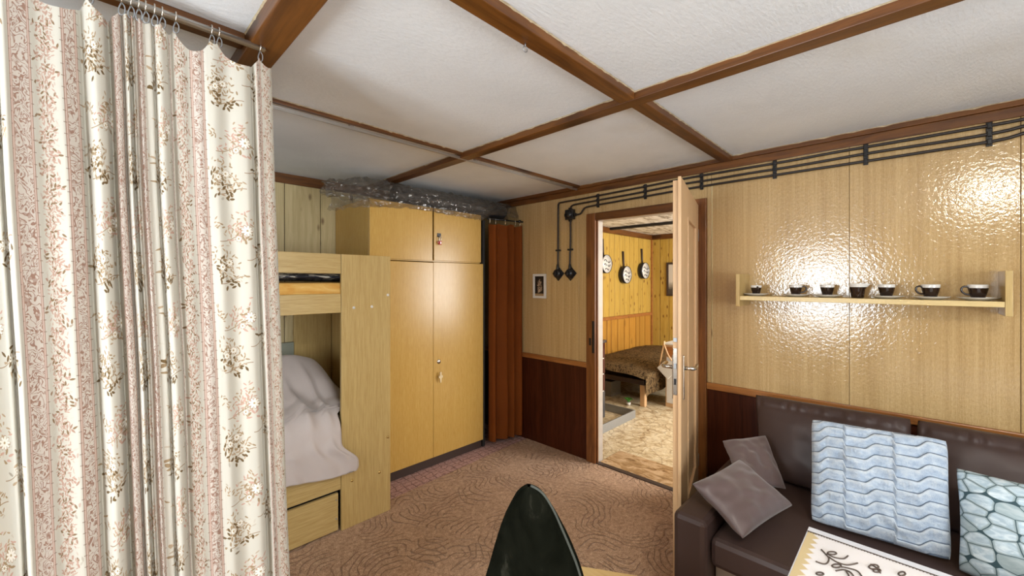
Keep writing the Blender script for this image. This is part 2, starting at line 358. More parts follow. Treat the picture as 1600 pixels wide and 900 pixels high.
def floral_mat():
    g = G('floral_striped_curtain_print'); uv = g.coord('UV')
    u, z, _ = g.sep(uv)
    P = 0.4
    um = u.mod(P)
    cream = (0.60, 0.575, 0.505)
    def leaves(scale, a, b, off, spread=6.283):
        vr = g.vor(g.vadd(uv, (off[0], off[1], 0.0)), scale, 'F1', 0.95, '2D')
        px, pz, _z = g.sep(vr['Position']); cr, cg, cb = g.sep(vr['Color'])
        pu = px - off[0]; pz = pz - off[1]
        dx = u - pu; dz = z - pz
        ang = cr * spread
        c = g.m('COSINE', ang); s = g.m('SINE', ang)
        lx = dx * c + dz * s; lz = dz * c - dx * s
        val = 1.0 - (lx / a).sq() - (lz.abs() / b)
        return g.maprange(val, 0.0, 0.25), pu.mod(P), pz, cg, cb
    # vines in the leaf stripe
    vm, vu, vz, vc, vd = leaves(92, 0.0085, 0.0030, (3.0, 1.0), 3.0)
    wav = g.m('SINE', vz * (6.283 / 0.066)) * 0.012
    inv = g.maprange((vu - 0.1025 - wav).abs() + vd * 0.012, 0.030, 0.027)
    col = g.mix(vm * inv, cream, g.mix(g.maprange(vc, 0.35, 0.65), (0.24, 0.155, 0.085), (0.46, 0.30, 0.235)))
    vm2, vu2, vz2, vc2, vd2 = leaves(120, 0.0065, 0.0018, (7.0, 4.0))
    inv2 = g.maprange((vu2 - 0.1025).abs(), 0.028, 0.022) * vc2.lt(0.75)
    col = g.mix(vm2 * inv2, col, (0.50, 0.34, 0.27))
    # bouquets of the wide flower stripe
    def bunch(lay, cx, cz, rx, rz, c1, c2, col, slant=0.0):
        lm, lu, lz, lc, ld = lay
        ex = lu - (0.19 + cx); ez = lz.mod(0.265) - cz + ex * slant
        e = (ex / rx).sq() + (ez / rz).sq() + ld * 0.9
        return g.mix(lm * g.maprange(e, 1.0, 0.9), col, g.mix(g.maprange(lc, 0.4, 0.6), c1, c2))
    def stem(cx, cz, amp, length, ph, col):
        x = um - (0.19 + cx); y = z.mod(0.265) - cz
        d = (y - g.m('SINE', x * ph) * amp).abs()
        k = g.maprange(d, 0.0016, 0.0008) * x.abs().lt(length)
        return g.mix(k, col, (0.33, 0.23, 0.14))
    A = leaves(82, 0.0098, 0.0040, (11.0, 2.0)); B = leaves(98, 0.0085, 0.0026, (5.0, 8.0)); C = leaves(74, 0.0105, 0.0036, (9.0, 3.0))
    brown1, brown2 = (0.15, 0.095, 0.040), (0.33, 0.235, 0.135)
    pink1, pink2 = (0.53, 0.34, 0.27), (0.42, 0.31, 0.20)
    col = stem(0.075, 0.040, 0.012, 0.045, 40.0, col); col = stem(0.085, 0.170, 0.016, 0.050, 34.0, col); col = stem(0.155, 0.12, 0.02, 0.04, 45.0, col)
    col = bunch(B, 0.060, 0.080, 0.060, 0.060, pink2, brown2, col, 0.5)
    col = bunch(A, 0.040, 0.066, 0.038, 0.050, brown1, brown2, col, -0.3)
    col = bunch(A, 0.075, 0.028, 0.034, 0.020, brown1, brown1, col, -0.5)
    col = bunch(B, 0.090, 0.195, 0.055, 0.060, pink1, pink2, col, -0.6)
    col = bunch(C, 0.108, 0.180, 0.036, 0.046, brown2, pink1, col, 0.4)
    col = bunch(C, 0.165, 0.110, 0.036, 0.060, brown1, pink2, col, 0.5)
    col = bunch(B, 0.030, 0.205, 0.028, 0.022, pink2, brown2, col, 0.6)
    # white daisies with a brown rim
    def daisy(cx, cz, r0, col):
        dx = um - (0.19 + cx); dz = z.mod(0.265) - cz
        rr = (dx.sq() + dz.sq()).sqrt(); th = g.m('ARCTAN2', dz, dx)
        lim = (g.m('COSINE', th * 4.5).abs() * 0.50 + 0.50) * r0
        col = g.mix(g.maprange(rr - lim, 0.0022, 0.0014), col, (0.36, 0.26, 0.16))
        col = g.mix(g.maprange(rr - lim, 0.0004, -0.0004), col, (0.82, 0.79, 0.72))
        return g.mix(g.maprange(rr, 0.0036, 0.0026), col, (0.42, 0.32, 0.18))
    for cx, cz, r0 in ((0.118, 0.190, 0.0165), (0.040, 0.078, 0.010), (0.062, 0.092, 0.011), (0.162, 0.120, 0.015), (0.094, 0.165, 0.009)):
        col = daisy(cx, cz, r0, col)
    # scroll bands
    sc = g.noise(uv, 38, 1, 0.4, 1.5)
    f = g.m('FRACT', sc * 5.0)
    scroll = g.maprange((f - 0.5).abs(), 0.17, 0.23)
    dot = g.maprange(g.vor(uv, 85, 'F1', 1.0, '2D')['Distance'], 0.42, 0.34)
    bandc = g.mix(g.m('MAXIMUM', scroll * 0.9, dot * 0.3), (0.34, 0.205, 0.155), (0.66, 0.61, 0.55))
    def band(u0, u1, col):
        inside = um.gt(u0) * um.lt(u1)
        e = g.m('MINIMUM', um - u0, u1 - um)
        c = g.mix(g.maprange(e, 0.0085, 0.0075), bandc, (0.46, 0.315, 0.255))
        c = g.mix(g.maprange((e - 0.0042).abs(), 0.0012, 0.0006), c, (0.72, 0.60, 0.53))
        c = g.mix(g.maprange(e, 0.0012, 0.0006), c, (0.30, 0.19, 0.15))
        tick = z.mod(0.028).lt(0.0022) * (um - u0 + 0.004).gt(0.0) * (u1 + 0.004 - um).gt(0.0) * e.lt(0.004)
        col = g.mix(inside, col, c)
        return g.mix(tick * 0.8, col, (0.26, 0.17, 0.13))
    col = band(0.0, 0.062, col)
    col = band(0.146, 0.190, col)
    g.bump(g.noise(uv, 900, 1) * 0.4, 0.1, 0.001)
    g.set(col, 0.8, 0, 0.2)
    tl = g.N.new('ShaderNodeBsdfTranslucent'); g.put(tl.inputs[0], col)
    mx = g.N.new('ShaderNodeMixShader'); mx.inputs[0].default_value = 0.18
    g.L.new(g.b.outputs[0], mx.inputs[1]); g.L.new(tl.outputs[0], mx.inputs[2]); g.L.new(mx.outputs[0], g.out.inputs[0])
    return g.mat
M['floral'] = floral_mat()

# ------------------------------------------------------------------ object helpers
WL = {}
def tag(o, label=None, cat=None, group=None, kind=None):
    if label: o['label'] = label
    if cat: o['category'] = cat
    if group: o['group'] = group
    if kind: o['kind'] = kind
    return o
def thing(name, label, cat, loc=(0, 0, 0), group=None):
    o = bpy.data.objects.new(name, None); COL.objects.link(o); o.location = loc; o.empty_display_size = 0.05
    WL[o.name] = Vector(loc); return tag(o, label, cat, group)
def adopt(o, parent):
    o.parent = parent; o.matrix_parent_inverse = Matrix.Translation(-WL.get(parent.name, Vector((0, 0, 0))))

class MB:
    def __init__(s): s.bm = bmesh.new(); s.uv = None; s.smooth = False
    def box(s, x0, x1, y0, y1, z0, z1, bev=0.0, mat=None):
        b = bmesh.new(); bmesh.ops.create_cube(b, size=1.0)
        for v in b.verts:
            v.co = Vector(((x0 + x1) / 2 + v.co.x * (x1 - x0), (y0 + y1) / 2 + v.co.y * (y1 - y0), (z0 + z1) / 2 + v.co.z * (z1 - z0)))
        if bev > 0: bmesh.ops.bevel(b, geom=list(b.edges), offset=bev, segments=2, profile=0.5, affect='EDGES')
        if mat is not None: b.transform(mat)
        s._merge(b); return s
    def _merge(s, b):
        me = bpy.data.meshes.new('tmp'); b.to_mesh(me); b.free(); s.bm.from_mesh(me); bpy.data.meshes.remove(me)
    def tube(s, pts, r, seg=8, caps=True):
        pts = [Vector(p) for p in pts]; rings = []
        n = len(pts); up = None
        for i, p in enumerate(pts):
            t = (pts[min(i + 1, n - 1)] - pts[max(i - 1, 0)]).normalized()
            if up is None:
                a = Vector((0, 0, 1)) if abs(t.z) < 0.9 else Vector((1, 0, 0))
                up = t.cross(a).normalized()
            else: up = (up - t * up.dot(t)).normalized()
            w = t.cross(up); rad = r[i] if isinstance(r, (list, tuple)) else r
            rings.append([s.bm.verts.new(p + (up * math.cos(2 * math.pi * k / seg) + w * math.sin(2 * math.pi * k / seg)) * rad) for k in range(seg)])
        for i in range(n - 1):
            for k in range(seg):
                f = s.bm.faces.new((rings[i][k], rings[i][(k + 1) % seg], rings[i + 1][(k + 1) % seg], rings[i + 1][k])); f.smooth = True
        if caps: s.bm.faces.new(rings[0][::-1]); s.bm.faces.new(rings[-1])
        return s
    def lathe(s, prof, c=(0, 0, 0), seg=28, mat=None):
        b = bmesh.new(); rings = []
        for r, z in prof:
            rings.append([b.verts.new((r * math.cos(2 * math.pi * k / seg), r * math.sin(2 * math.pi * k / seg), z)) for k in range(seg)] if r > 1e-6 else [b.verts.new((0, 0, z))])
        for a, d in zip(rings[:-1], rings[1:]):
            for k in range(seg):
                k2 = (k + 1) % seg
                if len(a) == 1 and len(d) == 1: continue
                q = (a[0], d[k], d[k2]) if len(a) == 1 else ((a[k], a[k2], d[0]) if len(d) == 1 else (a[k], a[k2], d[k2], d[k]))
                f = b.faces.new(q); f.smooth = True
        bmesh.ops.recalc_face_normals(b, faces=list(b.faces))
        if mat is not None: b.transform(mat)
        b.transform(Matrix.Translation(c)); s._merge(b); return s
    def grid(s, fn, nu, nv, uvfn=None, closed_u=False):
        if uvfn and s.uv is None: s.uv = s.bm.loops.layers.uv.new('UVMap')
        V = [[s.bm.verts.new(fn(i / nu, j / nv)) for j in range(nv + 1)] for i in range(nu + (0 if closed_u else 1))]
        m = len(V)
        for i in range(nu):
            for j in range(nv):
                i2 = (i + 1) % m if closed_u else i + 1
                f = s.bm.faces.new((V[i][j], V[i2][j], V[i2][j + 1], V[i][j + 1])); f.smooth = True
                if uvfn:
                    for lp, (a, b) in zip(f.loops, ((i, j), (i + 1, j), (i + 1, j + 1), (i, j + 1))): lp[s.uv].uv = uvfn(a / nu, b / nv)
        return s
    def prism(s, poly, z0, z1, mat=None, bev=0.0):
        b = bmesh.new()
        lo = [b.verts.new((x, y, z0)) for x, y in poly]; hi = [b.verts.new((x, y, z1)) for x, y in poly]
        b.faces.new(lo[::-1]); b.faces.new(hi)
        for i in range(len(poly)):
            j = (i + 1) % len(poly); b.faces.new((lo[i], lo[j], hi[j], hi[i]))
        bmesh.ops.recalc_face_normals(b, faces=list(b.faces))
        if bev: bmesh.ops.bevel(b, geom=list(b.edges), offset=bev, segments=2, profile=0.5, affect='EDGES')
        if mat is not None: b.transform(mat)
        s._merge(b); return s
    def build(s, name, mat, parent=None, label=None, cat=None, group=None, kind=None, recalc=False):
        if recalc: bmesh.ops.recalc_face_normals(s.bm, faces=list(s.bm.faces))
        me = bpy.data.meshes.new(name); s.bm.to_mesh(me); s.bm.free()
        mm = mat if isinstance(mat, bpy.types.Material) else M[mat]
        me.materials.append(mm)
        o = bpy.data.objects.new(name, me); COL.objects.link(o)
        if parent is not None: adopt(o, parent)
        return tag(o, label, cat, group, kind)
def box(name, b, mat, parent=None, bev=0.002, **k):
    return MB().box(*b, bev=bev).build(name, mat, parent, **k)
def copy_tree(o, parent=None):
    c = o.copy(); COL.objects.link(c)
    if parent is not None: c.parent = parent
    if o.name in WL: WL[c.name] = WL[o.name].copy()
    for ch in list(o.children): copy_tree(ch, c)
    return c
def nz(x, y=0.0, z=0.0): return noise.noise(Vector((x, y, z)))
def catmull(P, t):
    # P: list of tuples, t in 0..1 over uniform spans
    n = len(P) - 1; f = t * n; i = min(int(f), n - 1); f -= i
    p0, p1, p2, p3 = (Vector(P[max(i - 1, 0)]), Vector(P[i]), Vector(P[i + 1]), Vector(P[min(i + 2, n)]))
    return 0.5 * (2 * p1 + (p2 - p0) * f + (2 * p0 - 5 * p1 + 4 * p2 - p3) * f * f + (3 * p1 - p0 - 3 * p2 + p3) * f ** 3)
def smooth_line(P, k=8): return [catmull(P, i / (k * (len(P) - 1))) for i in range(k * (len(P) - 1) + 1)]

XB, YA, ZC = 2.86, 3.34, 2.28     # shelf wall, back wall, ceiling height
XW, YS = -1.30, -1.70             # wall behind on the left, wall behind on the right

# ------------------------------------------------------------------ the setting
fl = box('floor', (XW, XB + 0.03, YS, YA, -0.10, 0.0), 'pinkfloor', bev=0, kind='structure')
fl2 = box('floor', (XB + 0.03, 6.86, -0.80, 3.36, -0.10, 0.0), 'vinyl', bev=0, kind='structure')
ce = box('ceiling', (XW - 0.1, XB + 0.09, YS - 0.1, YA + 0.1, ZC, ZC + 0.1), 'ceiling', bev=0, kind='structure')
ce2 = box('ceiling', (XB + 0.09, 6.86, -0.80, 3.36, ZC, ZC + 0.1), 'far_ceiling', bev=0, kind='structure')
# shelf wall with its doorway
wr = MB(); DY0, DY1, DZ = 1.060, 1.842, 1.973
wr.box(XB + 0.012, XB + 0.08, DY1 + 0.02, YA, 0, ZC).box(XB + 0.012, XB + 0.08, YS, DY0 - 0.02, 0, ZC).box(XB + 0.012, XB + 0.08, DY0 - 0.02, DY1 + 0.02, DZ + 0.02, ZC)
wall_r = wr.build('wall_right', 'wains', kind='structure')
for y0, y1 in ((1.929, 2.012), (2.014, 2.748), (2.750, YA), (0.958, 0.984), (0.252, 0.956), (-0.334, 0.250), (-1.02, -0.336), (YS, -1.022)):
    box('panel', (XB, XB + 0.012, y0, y1, 0.813, ZC), 'wallpanel', wall_r, bev=0.0012)
box('panel', (XB, XB + 0.012, 0.986, 1.927, 2.036, ZC), 'wallpanel', wall_r, bev=0.0012)
for y0, y1 in ((1.929, 2.748), (2.750, YA), (0.252, 0.984), (-0.334, 0.250), (YS, -0.336)):
    box('wainscot', (XB + 0.002, XB + 0.012, y0, y1, 0.0, 0.77), 'wains', wall_r, bev=0.001)
for y0, y1 in ((1.929, YA), (YS, 0.984)):
    box('chair_rail', (XB - 0.016, XB + 0.012, y0, y1, 0.77, 0.813), 'rail', wall_r, bev=0.004)
box('batten', (XB - 0.004, XB, 0.950, 0.957, 0.813, 2.12), 'pine', wall_r, bev=0.001)
# back wall: knotty boards behind the bunk
wb = box('wall_back', (XW, 6.76, YA + 0.012, YA + 0.09, 0, ZC), 'wains', bev=0, kind='structure')
xs = [-1.30, -1.05, -0.79, -0.53, -0.28, -0.03, 0.23, 0.48, 0.74, 0.998, 1.257, 1.515, 1.77, 2.03, 2.28, 2.54, 2.86]
for a, b in zip(xs[:-1], xs[1:]):
    box('plank', (a + 0.002, b - 0.002, YA, YA + 0.012, 0, ZC), 'pine', wb, bev=0.003)
# walls behind the photographer, each with its window opening
wl = MB(); WY0, WY1, WZ0, WZ1 = 0.45, 1.38, 0.80, 1.92
wl.box(XW - 0.08, XW, YS, WY0, 0, ZC).box(XW - 0.08, XW, WY1, YA, 0, ZC).box(XW - 0.08, XW, WY0, WY1, 0, WZ0).box(XW - 0.08, XW, WY0, WY1, WZ1, ZC)
wl.build('wall_left', 'wallpanel', kind='structure')
wf = MB(); SX0, SX1 = -0.40, 1.50
wf.box(XW - 0.08, SX0, YS - 0.08, YS, 0, ZC).box(SX1, XB + 0.09, YS - 0.08, YS, 0, ZC).box(SX0, SX1, YS - 0.08, YS, 0, WZ0).box(SX0, SX1, YS - 0.08, YS, WZ1, ZC)
wf.build('wall_front', 'wallpanel', kind='structure')
def window(name, vertical_x, lo, hi, plane):
    w = MB()
    def bar(a0, a1, z0, z1):
        if vertical_x: w.box(plane, plane + 0.05, a0, a1, z0, z1, 0.004)
        else: w.box(a0, a1, plane, plane + 0.05, z0, z1, 0.004)
    bar(lo, hi, WZ0, WZ0 + 0.06); bar(lo, hi, WZ1 - 0.06, WZ1); bar(lo, lo + 0.06, WZ0, WZ1); bar(hi - 0.06, hi, WZ0, WZ1)
    c = (lo + hi) / 2; bar(c - 0.045, c + 0.045, WZ0, WZ1)
    return w.build(name, 'white', kind='structure')
window('window_1', True, WY0, WY1, XW - 0.055)
window('window_2', False, SX0, SX1, YS - 0.055)

# ceiling beams and trims
def trim(n, b, mat, bev=0.003): return box('trim_%d' % n, b, mat, bev=bev, kind='structure')
trim(1, (1.595, 1.663, YS, YA, 2.245, ZC), 'beam_y')
t2 = trim(2, (0.438, 1.595, 0.840, 0.908, 2.247, ZC), 'beam')
trim(3, (1.663, XB - 0.022, 0.826, 0.892, 2.247, ZC), 'beam')
trim(4, (0.345, 0.438, YS, YA, 2.225, ZC), 'beam_y', 0.004)
trim(5, (XW, 0.345, 1.540, 1.600, 2.250, ZC), 'beam')
trim(6, (0.438, XB - 0.022, 1.988, 2.012, 2.262, ZC), 'beam', 0.002)
trim(7, (XB - 0.014, XB, YS, YA, 2.205, 2.252), 'beam_y')
trim(8, (XB - 0.022, XB, YS, YA, 2.252, ZC), 'beam_y')
trim(9, (XW, XB, YA - 0.016, YA, 2.208, ZC), 'beam')

# ragged plaster and paint left along the beams
M['caulk'] = plain('ragged_plaster_edge', (0.50, 0.41, 0.27), 0.8, var=0.3, scale=60)
def caulk(par, p0, p1, out):
    p0, p1, out = Vector(p0), Vector(p1), Vector(out); n_ = 120; m = MB()
    def f(u, v):
        w_ = 0.0035 + 0.005 * max(0.0, nz(u * 46, p0.x * 3, p0.y)) ; h_ = 0.003 + 0.007 * max(0.0, nz(u * 60, 5.0, p0.x))
        return p0.lerp(p1, u) + (out * w_ if v < 0.5 else Vector((0, 0, -h_))) - Vector((0, 0, 0.0004))
    m.grid(f, n_, 1); m.build('plaster_edge', 'caulk', par)
caulk(bpy.data.objects['trim_1'], (1.595, YS, ZC), (1.595, 0.84, ZC), (-1, 0, 0)); caulk(bpy.data.objects['trim_1'], (1.595, 0.908, ZC), (1.595, YA, ZC), (-1, 0, 0))
caulk(t2, (0.438, 0.840, ZC), (1.595, 0.840, ZC), (0, -1, 0)); caulk(bpy.data.objects['trim_3'], (1.663, 0.826, ZC), (XB - 0.022, 0.826, ZC), (0, -1, 0))
caulk(bpy.data.objects['trim_8'], (XB - 0.022, YS, ZC), (XB - 0.022, 1.98, ZC), (-1, 0, 0)); caulk(bpy.data.objects['trim_6'], (0.438, 1.988, ZC), (1.595, 1.988, ZC), (0, -1, 0))
caulk(bpy.data.objects['trim_4'], (0.345, 0.6, ZC), (0.345, 1.54, ZC), (-1, 0, 0))

# flush ceiling lamp out of the picture, above the photographer's right
cl = thing('ceiling_lamp', 'flush round glass ceiling lamp, lit', 'lamp', (0.43, -0.50, ZC))
MB().lathe([(0, 0), (0.20, 0), (0.20, -0.018), (0, -0.018)], (0.43, -0.50, ZC), 28).build('base', 'white', cl)
def lamp_mat():
    g = G('lit_opal_glass'); g.set((0.8, 0.75, 0.6), 0.3)
    g.put(g.b.inputs['Emission Color'], (1.0, 0.955, 0.83)); g.b.inputs['Emission Strength'].default_value = 44.0
    return g.mat
MB().lathe([(0.21, -0.018), (0.215, -0.050), (0.195, -0.085), (0.12, -0.115), (0, -0.128)], (0.43, -0.50, ZC), 24).build('shade', lamp_mat(), cl)

# door frame and door
df = thing('trim_10', None, None, (XB, DY1, 0)); df['kind'] = 'structure'
box('jamb', (XB - 0.020, XB + 0.012, DY1, 1.928, 0, 2.035), 'beam_z', df, 0.004)
box('jamb', (XB - 0.020, XB + 0.012, 0.985, DY0, 0, 2.035), 'beam_z', df, 0.004)
box('head', (XB - 0.020, XB + 0.012, DY0, DY1, DZ, 2.035), 'beam_y', df, 0.004)
box('lining', (XB + 0.012, XB + 0.095, DY1, DY1 + 0.02, 0, DZ), 'jamb', df, 0.002)
box('lining', (XB + 0.012, XB + 0.095, DY0 - 0.02, DY0, 0, DZ), 'jamb', df, 0.002)
box('lining', (XB + 0.012, XB + 0.095, DY0, DY1, DZ, DZ + 0.02), 'jamb', df, 0.002)
box('stop_bead', (XB + 0.0, XB + 0.012, DY1 - 0.012, DY1, 0, DZ), 'beam_z', df, 0.002)
box('threshold', (XB - 0.012, XB + 0.035, DY0, DY1, 0, 0.014), 'plinth', df, 0.003)
box('strike_plate', (XB - 0.022, XB - 0.018, 1.850, 1.872, 0.90, 1.16), 'black', df, 0.001)
box('strike_plate', (XB - 0.0215, XB - 0.019, 1.880, 1.900, 0.96, 1.02), 'black', df, 0.001)

TH = 15.0
ux = Vector((-math.cos(R(TH)), -math.sin(R(TH)), 0)); un = Vector((-math.sin(R(TH)), math.cos(R(TH)), 0))
HG = Vector((2.830, 1.030, 0))
DM = Matrix(((ux.x, -un.x, 0, HG.x), (ux.y, -un.y, 0, HG.y), (0, 0, 1, 0), (0, 0, 0, 1)))   # local: x along leaf, y out of the visible face (negative = body), z up
def dbox(mb, a0, a1, o0, o1, z0, z1, bev=0.0015): return mb.box(a0, a1, o0, o1, z0, z1, bev, DM)
DW = 0.87
d = MB()
PA0, PA1, PZ0, PZ1 = 0.17, 0.60, 0.30, 1.83      # recessed panel
dbox(d, 0, PA0, -0.015, 0, 0.014, 1.99); dbox(d, PA1, DW, -0.015, 0, 0.014, 1.99)
dbox(d, PA0, PA1, -0.015, 0, 0.014, PZ0); dbox(d, PA0, PA1, -0.015, 0, PZ1, 1.99)
dbox(d, 0.013, DW - 0.015, -0.040, -0.0155, 0.014, 1.976)
door = d.build('door_1', 'doorwood', kind='structure')
p = MB(); dbox(p, PA0, PA1, -0.0155, -0.011, PZ0, PZ1, 0.001); p.build('panel', 'doorwood', door)
for a0, a1, z0, z1 in ((PA0, PA0 + 0.014, PZ0, PZ1), (PA1 - 0.014, PA1, PZ0, PZ1), (PA0 + 0.014, PA1 - 0.014, PZ0, PZ0 + 0.014), (PA0 + 0.014, PA1 - 0.014, PZ1 - 0.014, PZ1)):
    p = MB(); dbox(p, a0, a1, -0.011, 0.004, z0, z1, 0.003); p.build('bead', 'doorwood', door)
def L2W(a, o, z): return tuple(DM @ Vector((a, o, z)))
lp = MB(); dbox(lp, DW - 0.016, DW - 0.012, -0.0385, -0.0195, 0.925, 1.155, 0.0015)
lock = lp.build('lock_plate', 'chrome', door)
lb = MB(); dbox(lb, DW - 0.012, DW - 0.004, -0.034, -0.023, 1.055, 1.080, 0.001); lb.build('latch_bolt', 'steel', lock)
lb = MB(); dbox(lb, DW - 0.0125, DW - 0.0105, -0.034, -0.024, 0.975, 1.005, 0.0005); lb.build('bolt_slot', 'black', lock)
lb = MB(); dbox(lb, DW - 0.016, DW - 0.011, -0.038, -0.020, 1.185, 1.205, 0.001); lb.build('guide_plate', 'steel', door)
for side, o in ((1, 0.0), (-1, -0.040)):
    hp = MB(); o1 = o + side * 0.008
    dbox(hp, DW - 0.075, DW - 0.047, min(o, o1), max(o, o1), 0.895, 1.115, 0.003)
    plate = hp.build('handle_plate', 'chrome', door)
    hm = MB(); a = DW - 0.061
    hm.tube([L2W(a, o1, 1.052), L2W(a, o + side * 0.040, 1.052), L2W(a - 0.008, o + side * 0.052, 1.052), L2W(a - 0.022, o + side * 0.056, 1.052), L2W(a - 0.115, o + side * 0.054, 1.050), L2W(a - 0.124, o + side * 0.052, 1.052)], [0.0095, 0.009, 0.009, 0.009, 0.009, 0.006], 10)
    hm.build('handle', 'chrome', plate)
for z in (0.25, 1.75):
    hm = MB().tube([L2W(-0.004, -0.004, z), L2W(-0.004, -0.004, z + 0.08)], 0.007, 10); hm.build('hinge', 'steel', door)

# carpet laid over the old floor covering
c = MB(); c.prism([(XW, YS), (XB - 0.004, YS), (XB - 0.004, 2.60), (2.50, 2.592), (2.26, 2.574), (1.41, 2.530), (XW, 2.50)], 0.0, 0.008)
c.build('carpet', 'carpet', label='brown wall-to-wall carpet with embossed curved grooves', cat='carpet')

# ------------------------------------------------------------------ bunk bed
BY = 2.415
bed = thing('bunk_bed', 'pale oak veneered bunk bed with wide flat end board beside the wardrobe', 'bed', (0.33, 2.85, 0.008))
box('end_board', (1.028, 1.345, BY, BY + 0.020, 0.008, 1.642), 'veneer', bed, 0.002)
box('end_panel', (1.327, 1.345, BY + 0.022, 3.30, 0.008, 1.640), 'veneer', bed, 0.002)
box('end_panel', (-0.68, -0.66, BY, 3.30, 0.008, 1.640), 'veneer', bed, 0.002)
box('back_panel', (1.052, 1.325, 3.302, 3.326, 0.008, 1.40), 'veneer', bed, 0.002)
box('guard_rail', (-0.66, 1.026, BY + 0.002, BY + 0.022, 1.527, 1.642), 'veneer_x', bed, 0.002)
box('upper_rail', (-0.66, 1.026, BY + 0.002, BY + 0.022, 1.297, 1.408), 'veneer_x', bed, 0.002)
box('upper_base', (-0.66, 1.325, BY + 0.024, 3.30, 1.33, 1.350), 'veneer_x', bed, 0.002)
box('lower_rail', (-0.66, 1.026, BY + 0.003, BY + 0.023, 0.255, 0.375), 'veneer_x', bed, 0.002)
box('lower_base', (-0.66, 1.325, BY + 0.024, 3.30, 0.27, 0.290), 'veneer_x', bed, 0.002)
dr = box('drawer', (-0.10, 1.012, BY + 0.006, BY + 0.026, 0.020, 0.236), 'veneer_x', bed, 0.002)
for z in (0.09, 0.20):
    MB().tube([(1.000, BY + 0.007, z), (1.000, BY + 0.002, z)], 0.004, 8).build('pin', 'steel', dr)
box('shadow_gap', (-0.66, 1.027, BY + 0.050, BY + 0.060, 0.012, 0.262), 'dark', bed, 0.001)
for x, z in ((1.218, 1.324), (1.103, 1.322), (1.327, 1.394), (1.092, 0.284), (1.269, 0.275), (1.327, 0.482)):
    MB().lathe([(0, 0.006), (0.006, 0.005), (0.009, 0.001), (0.009, -0.001)], (x, BY, z), 12, Matrix.Rotation(R(90), 4, 'X')).build('bolt', 'brass' if z < 1 else 'white', bed)
box('mattress', (-0.655, 1.32, BY + 0.027, 3.28, 1.352, 1.474), 'ochre', bev=0.018, label='ochre yellow mattress on the upper bunk', cat='mattress')
qb = MB()
def qf(u, v):
    x = -0.64 + 1.93 * u; y = BY + 0.035 + 0.84 * v
    return Vector((x, y, 1.503 + 0.006 * nz(x * 3, y * 4) + 0.004 * math.sin(x * 9)))
def qloop(u, v):   # a closed flat loaf
    a = v * 2 * math.pi; p = qf(u, 0.5 + 0.5 * math.cos(a)); p.z += 0.032 * math.sin(a) * (1 if math.sin(a) > 0 else 0.62)
    return p
qb.grid(qloop, 60, 28).build('folded_quilt', 'bwprint', label='dark quilt with black and white print, lying on the upper mattress', cat='quilt', recalc=True)
box('mattress', (-0.655, 1.32, BY + 0.03, 3.28, 0.292, 0.470), 'white', bev=0.02, label='pale mattress under the blanket on the lower bunk', cat='mattress')
# pillow heap under the blanket shows only as its lump; the printed pillow peeks out
def smoothstep(a, b, x):
    t = max(0.0, min(1.0, (x - a) / (b - a))); return t * t * (3 - 2 * t)
def ridge(x, p):    # long soft folds that run from the heap over the front edge
    r = 0.0
    for x0, sl, w_, a in ((0.74, 0.10, 0.030, 0.020), (0.86, 0.16, 0.026, 0.026), (0.96, 0.05, 0.022, 0.030), (0.60, 0.05, 0.04, 0.016)):
        r += a * math.exp(-((x - x0 - sl * (p - 0.4)) / w_) ** 2) * smoothstep(0.0, 0.25, p)
    return r
def bl_h(x, y):
    k = max(0.0, min(1.0, (y - 2.44) / 0.52)) ** 0.8
    h = 0.640 + 0.330 * k * math.exp(-((x - 0.95) / 0.36) ** 2) * (1 - 0.5 * smoothstep(3.02, 3.22, y))
    h += 0.045 * nz(x * 4 + 2, y * 4, 1.0) * (0.4 + k)
    d = x * 0.8 + y * 0.6                                    # folds running down from the heap to the front corner
    h += 0.020 * math.sin(26 * d + 3 * nz(x * 3, y * 3)) * smoothstep(0.55, 1.0, x) * smoothstep(3.0, 2.55, y)
    h += ridge(x, 2.95 - y)
    h -= 0.10 * smoothstep(1.05, 1.22, x)
    return h
bl = MB()
def blf(u, v):
    def xr_(y): return 1.015 + 0.205 * smoothstep(2.442, 2.52, y)
    YT = 2.60
    if v < 0.56:
        y = 3.22 - (3.22 - YT) * (v / 0.56)
        x = -0.60 + (xr_(y) + 0.60) * u
        return Vector((x, y, bl_h(x, y)))
    t = (v - 0.56) / 0.44
    x0 = -0.60 + 1.615 * u
    hem = 0.395 - 0.085 * smoothstep(0.72, 1.04, x0)
    if t < 0.34:                                             # a wide soft shoulder over the bed's front edge
        a = t / 0.34 * math.pi / 2; s_ = 0.0
        y = YT - (YT - 2.385) * math.sin(a)
        x0 = -0.60 + (xr_(y) + 0.60) * u
        z = bl_h(x0, YT) - 0.17 * (1 - math.cos(a))
    else:
        s_ = (t - 0.34) / 0.66; z0 = bl_h(x0, YT) - 0.17; z = z0 + (hem - z0) * s_
        y = 2.385 - 0.010 * s_
    e = smoothstep(0.86, 1.0, u)
    k = smoothstep(0.15, 0.62, s_) * (1 - 0.40 * smoothstep(0.72, 1.0, s_))
    x = x0 + e * 0.095 * k
    fold = math.sin(x0 * 34 - s_ * 5.0 + 1.0) + 0.6 * math.sin(x0 * 71 - s_ * 9.0)
    y -= 0.009 * (1 + fold) * 0.5 * smoothstep(0.0, 0.3, s_) * smoothstep(0.55, 0.9, u) + 0.008 * (1 + math.sin(x0 * 14)) * 0.5 * s_
    z += 0.045 * e * smoothstep(0.80, 1.0, s_)
    if t >= 0.34: y = min(y - ridge(x0, 0.35 + 0.4 * s_) * 0.7 * smoothstep(0.0, 0.3, s_) * (1 - 0.6 * s_), 2.402)
    return Vector((x, y, z))
blo = bl.grid(blf, 130, 110).build('blanket', 'blanket', label='lilac-grey blanket heaped on the lower bunk and hanging over its front', cat='blanket')
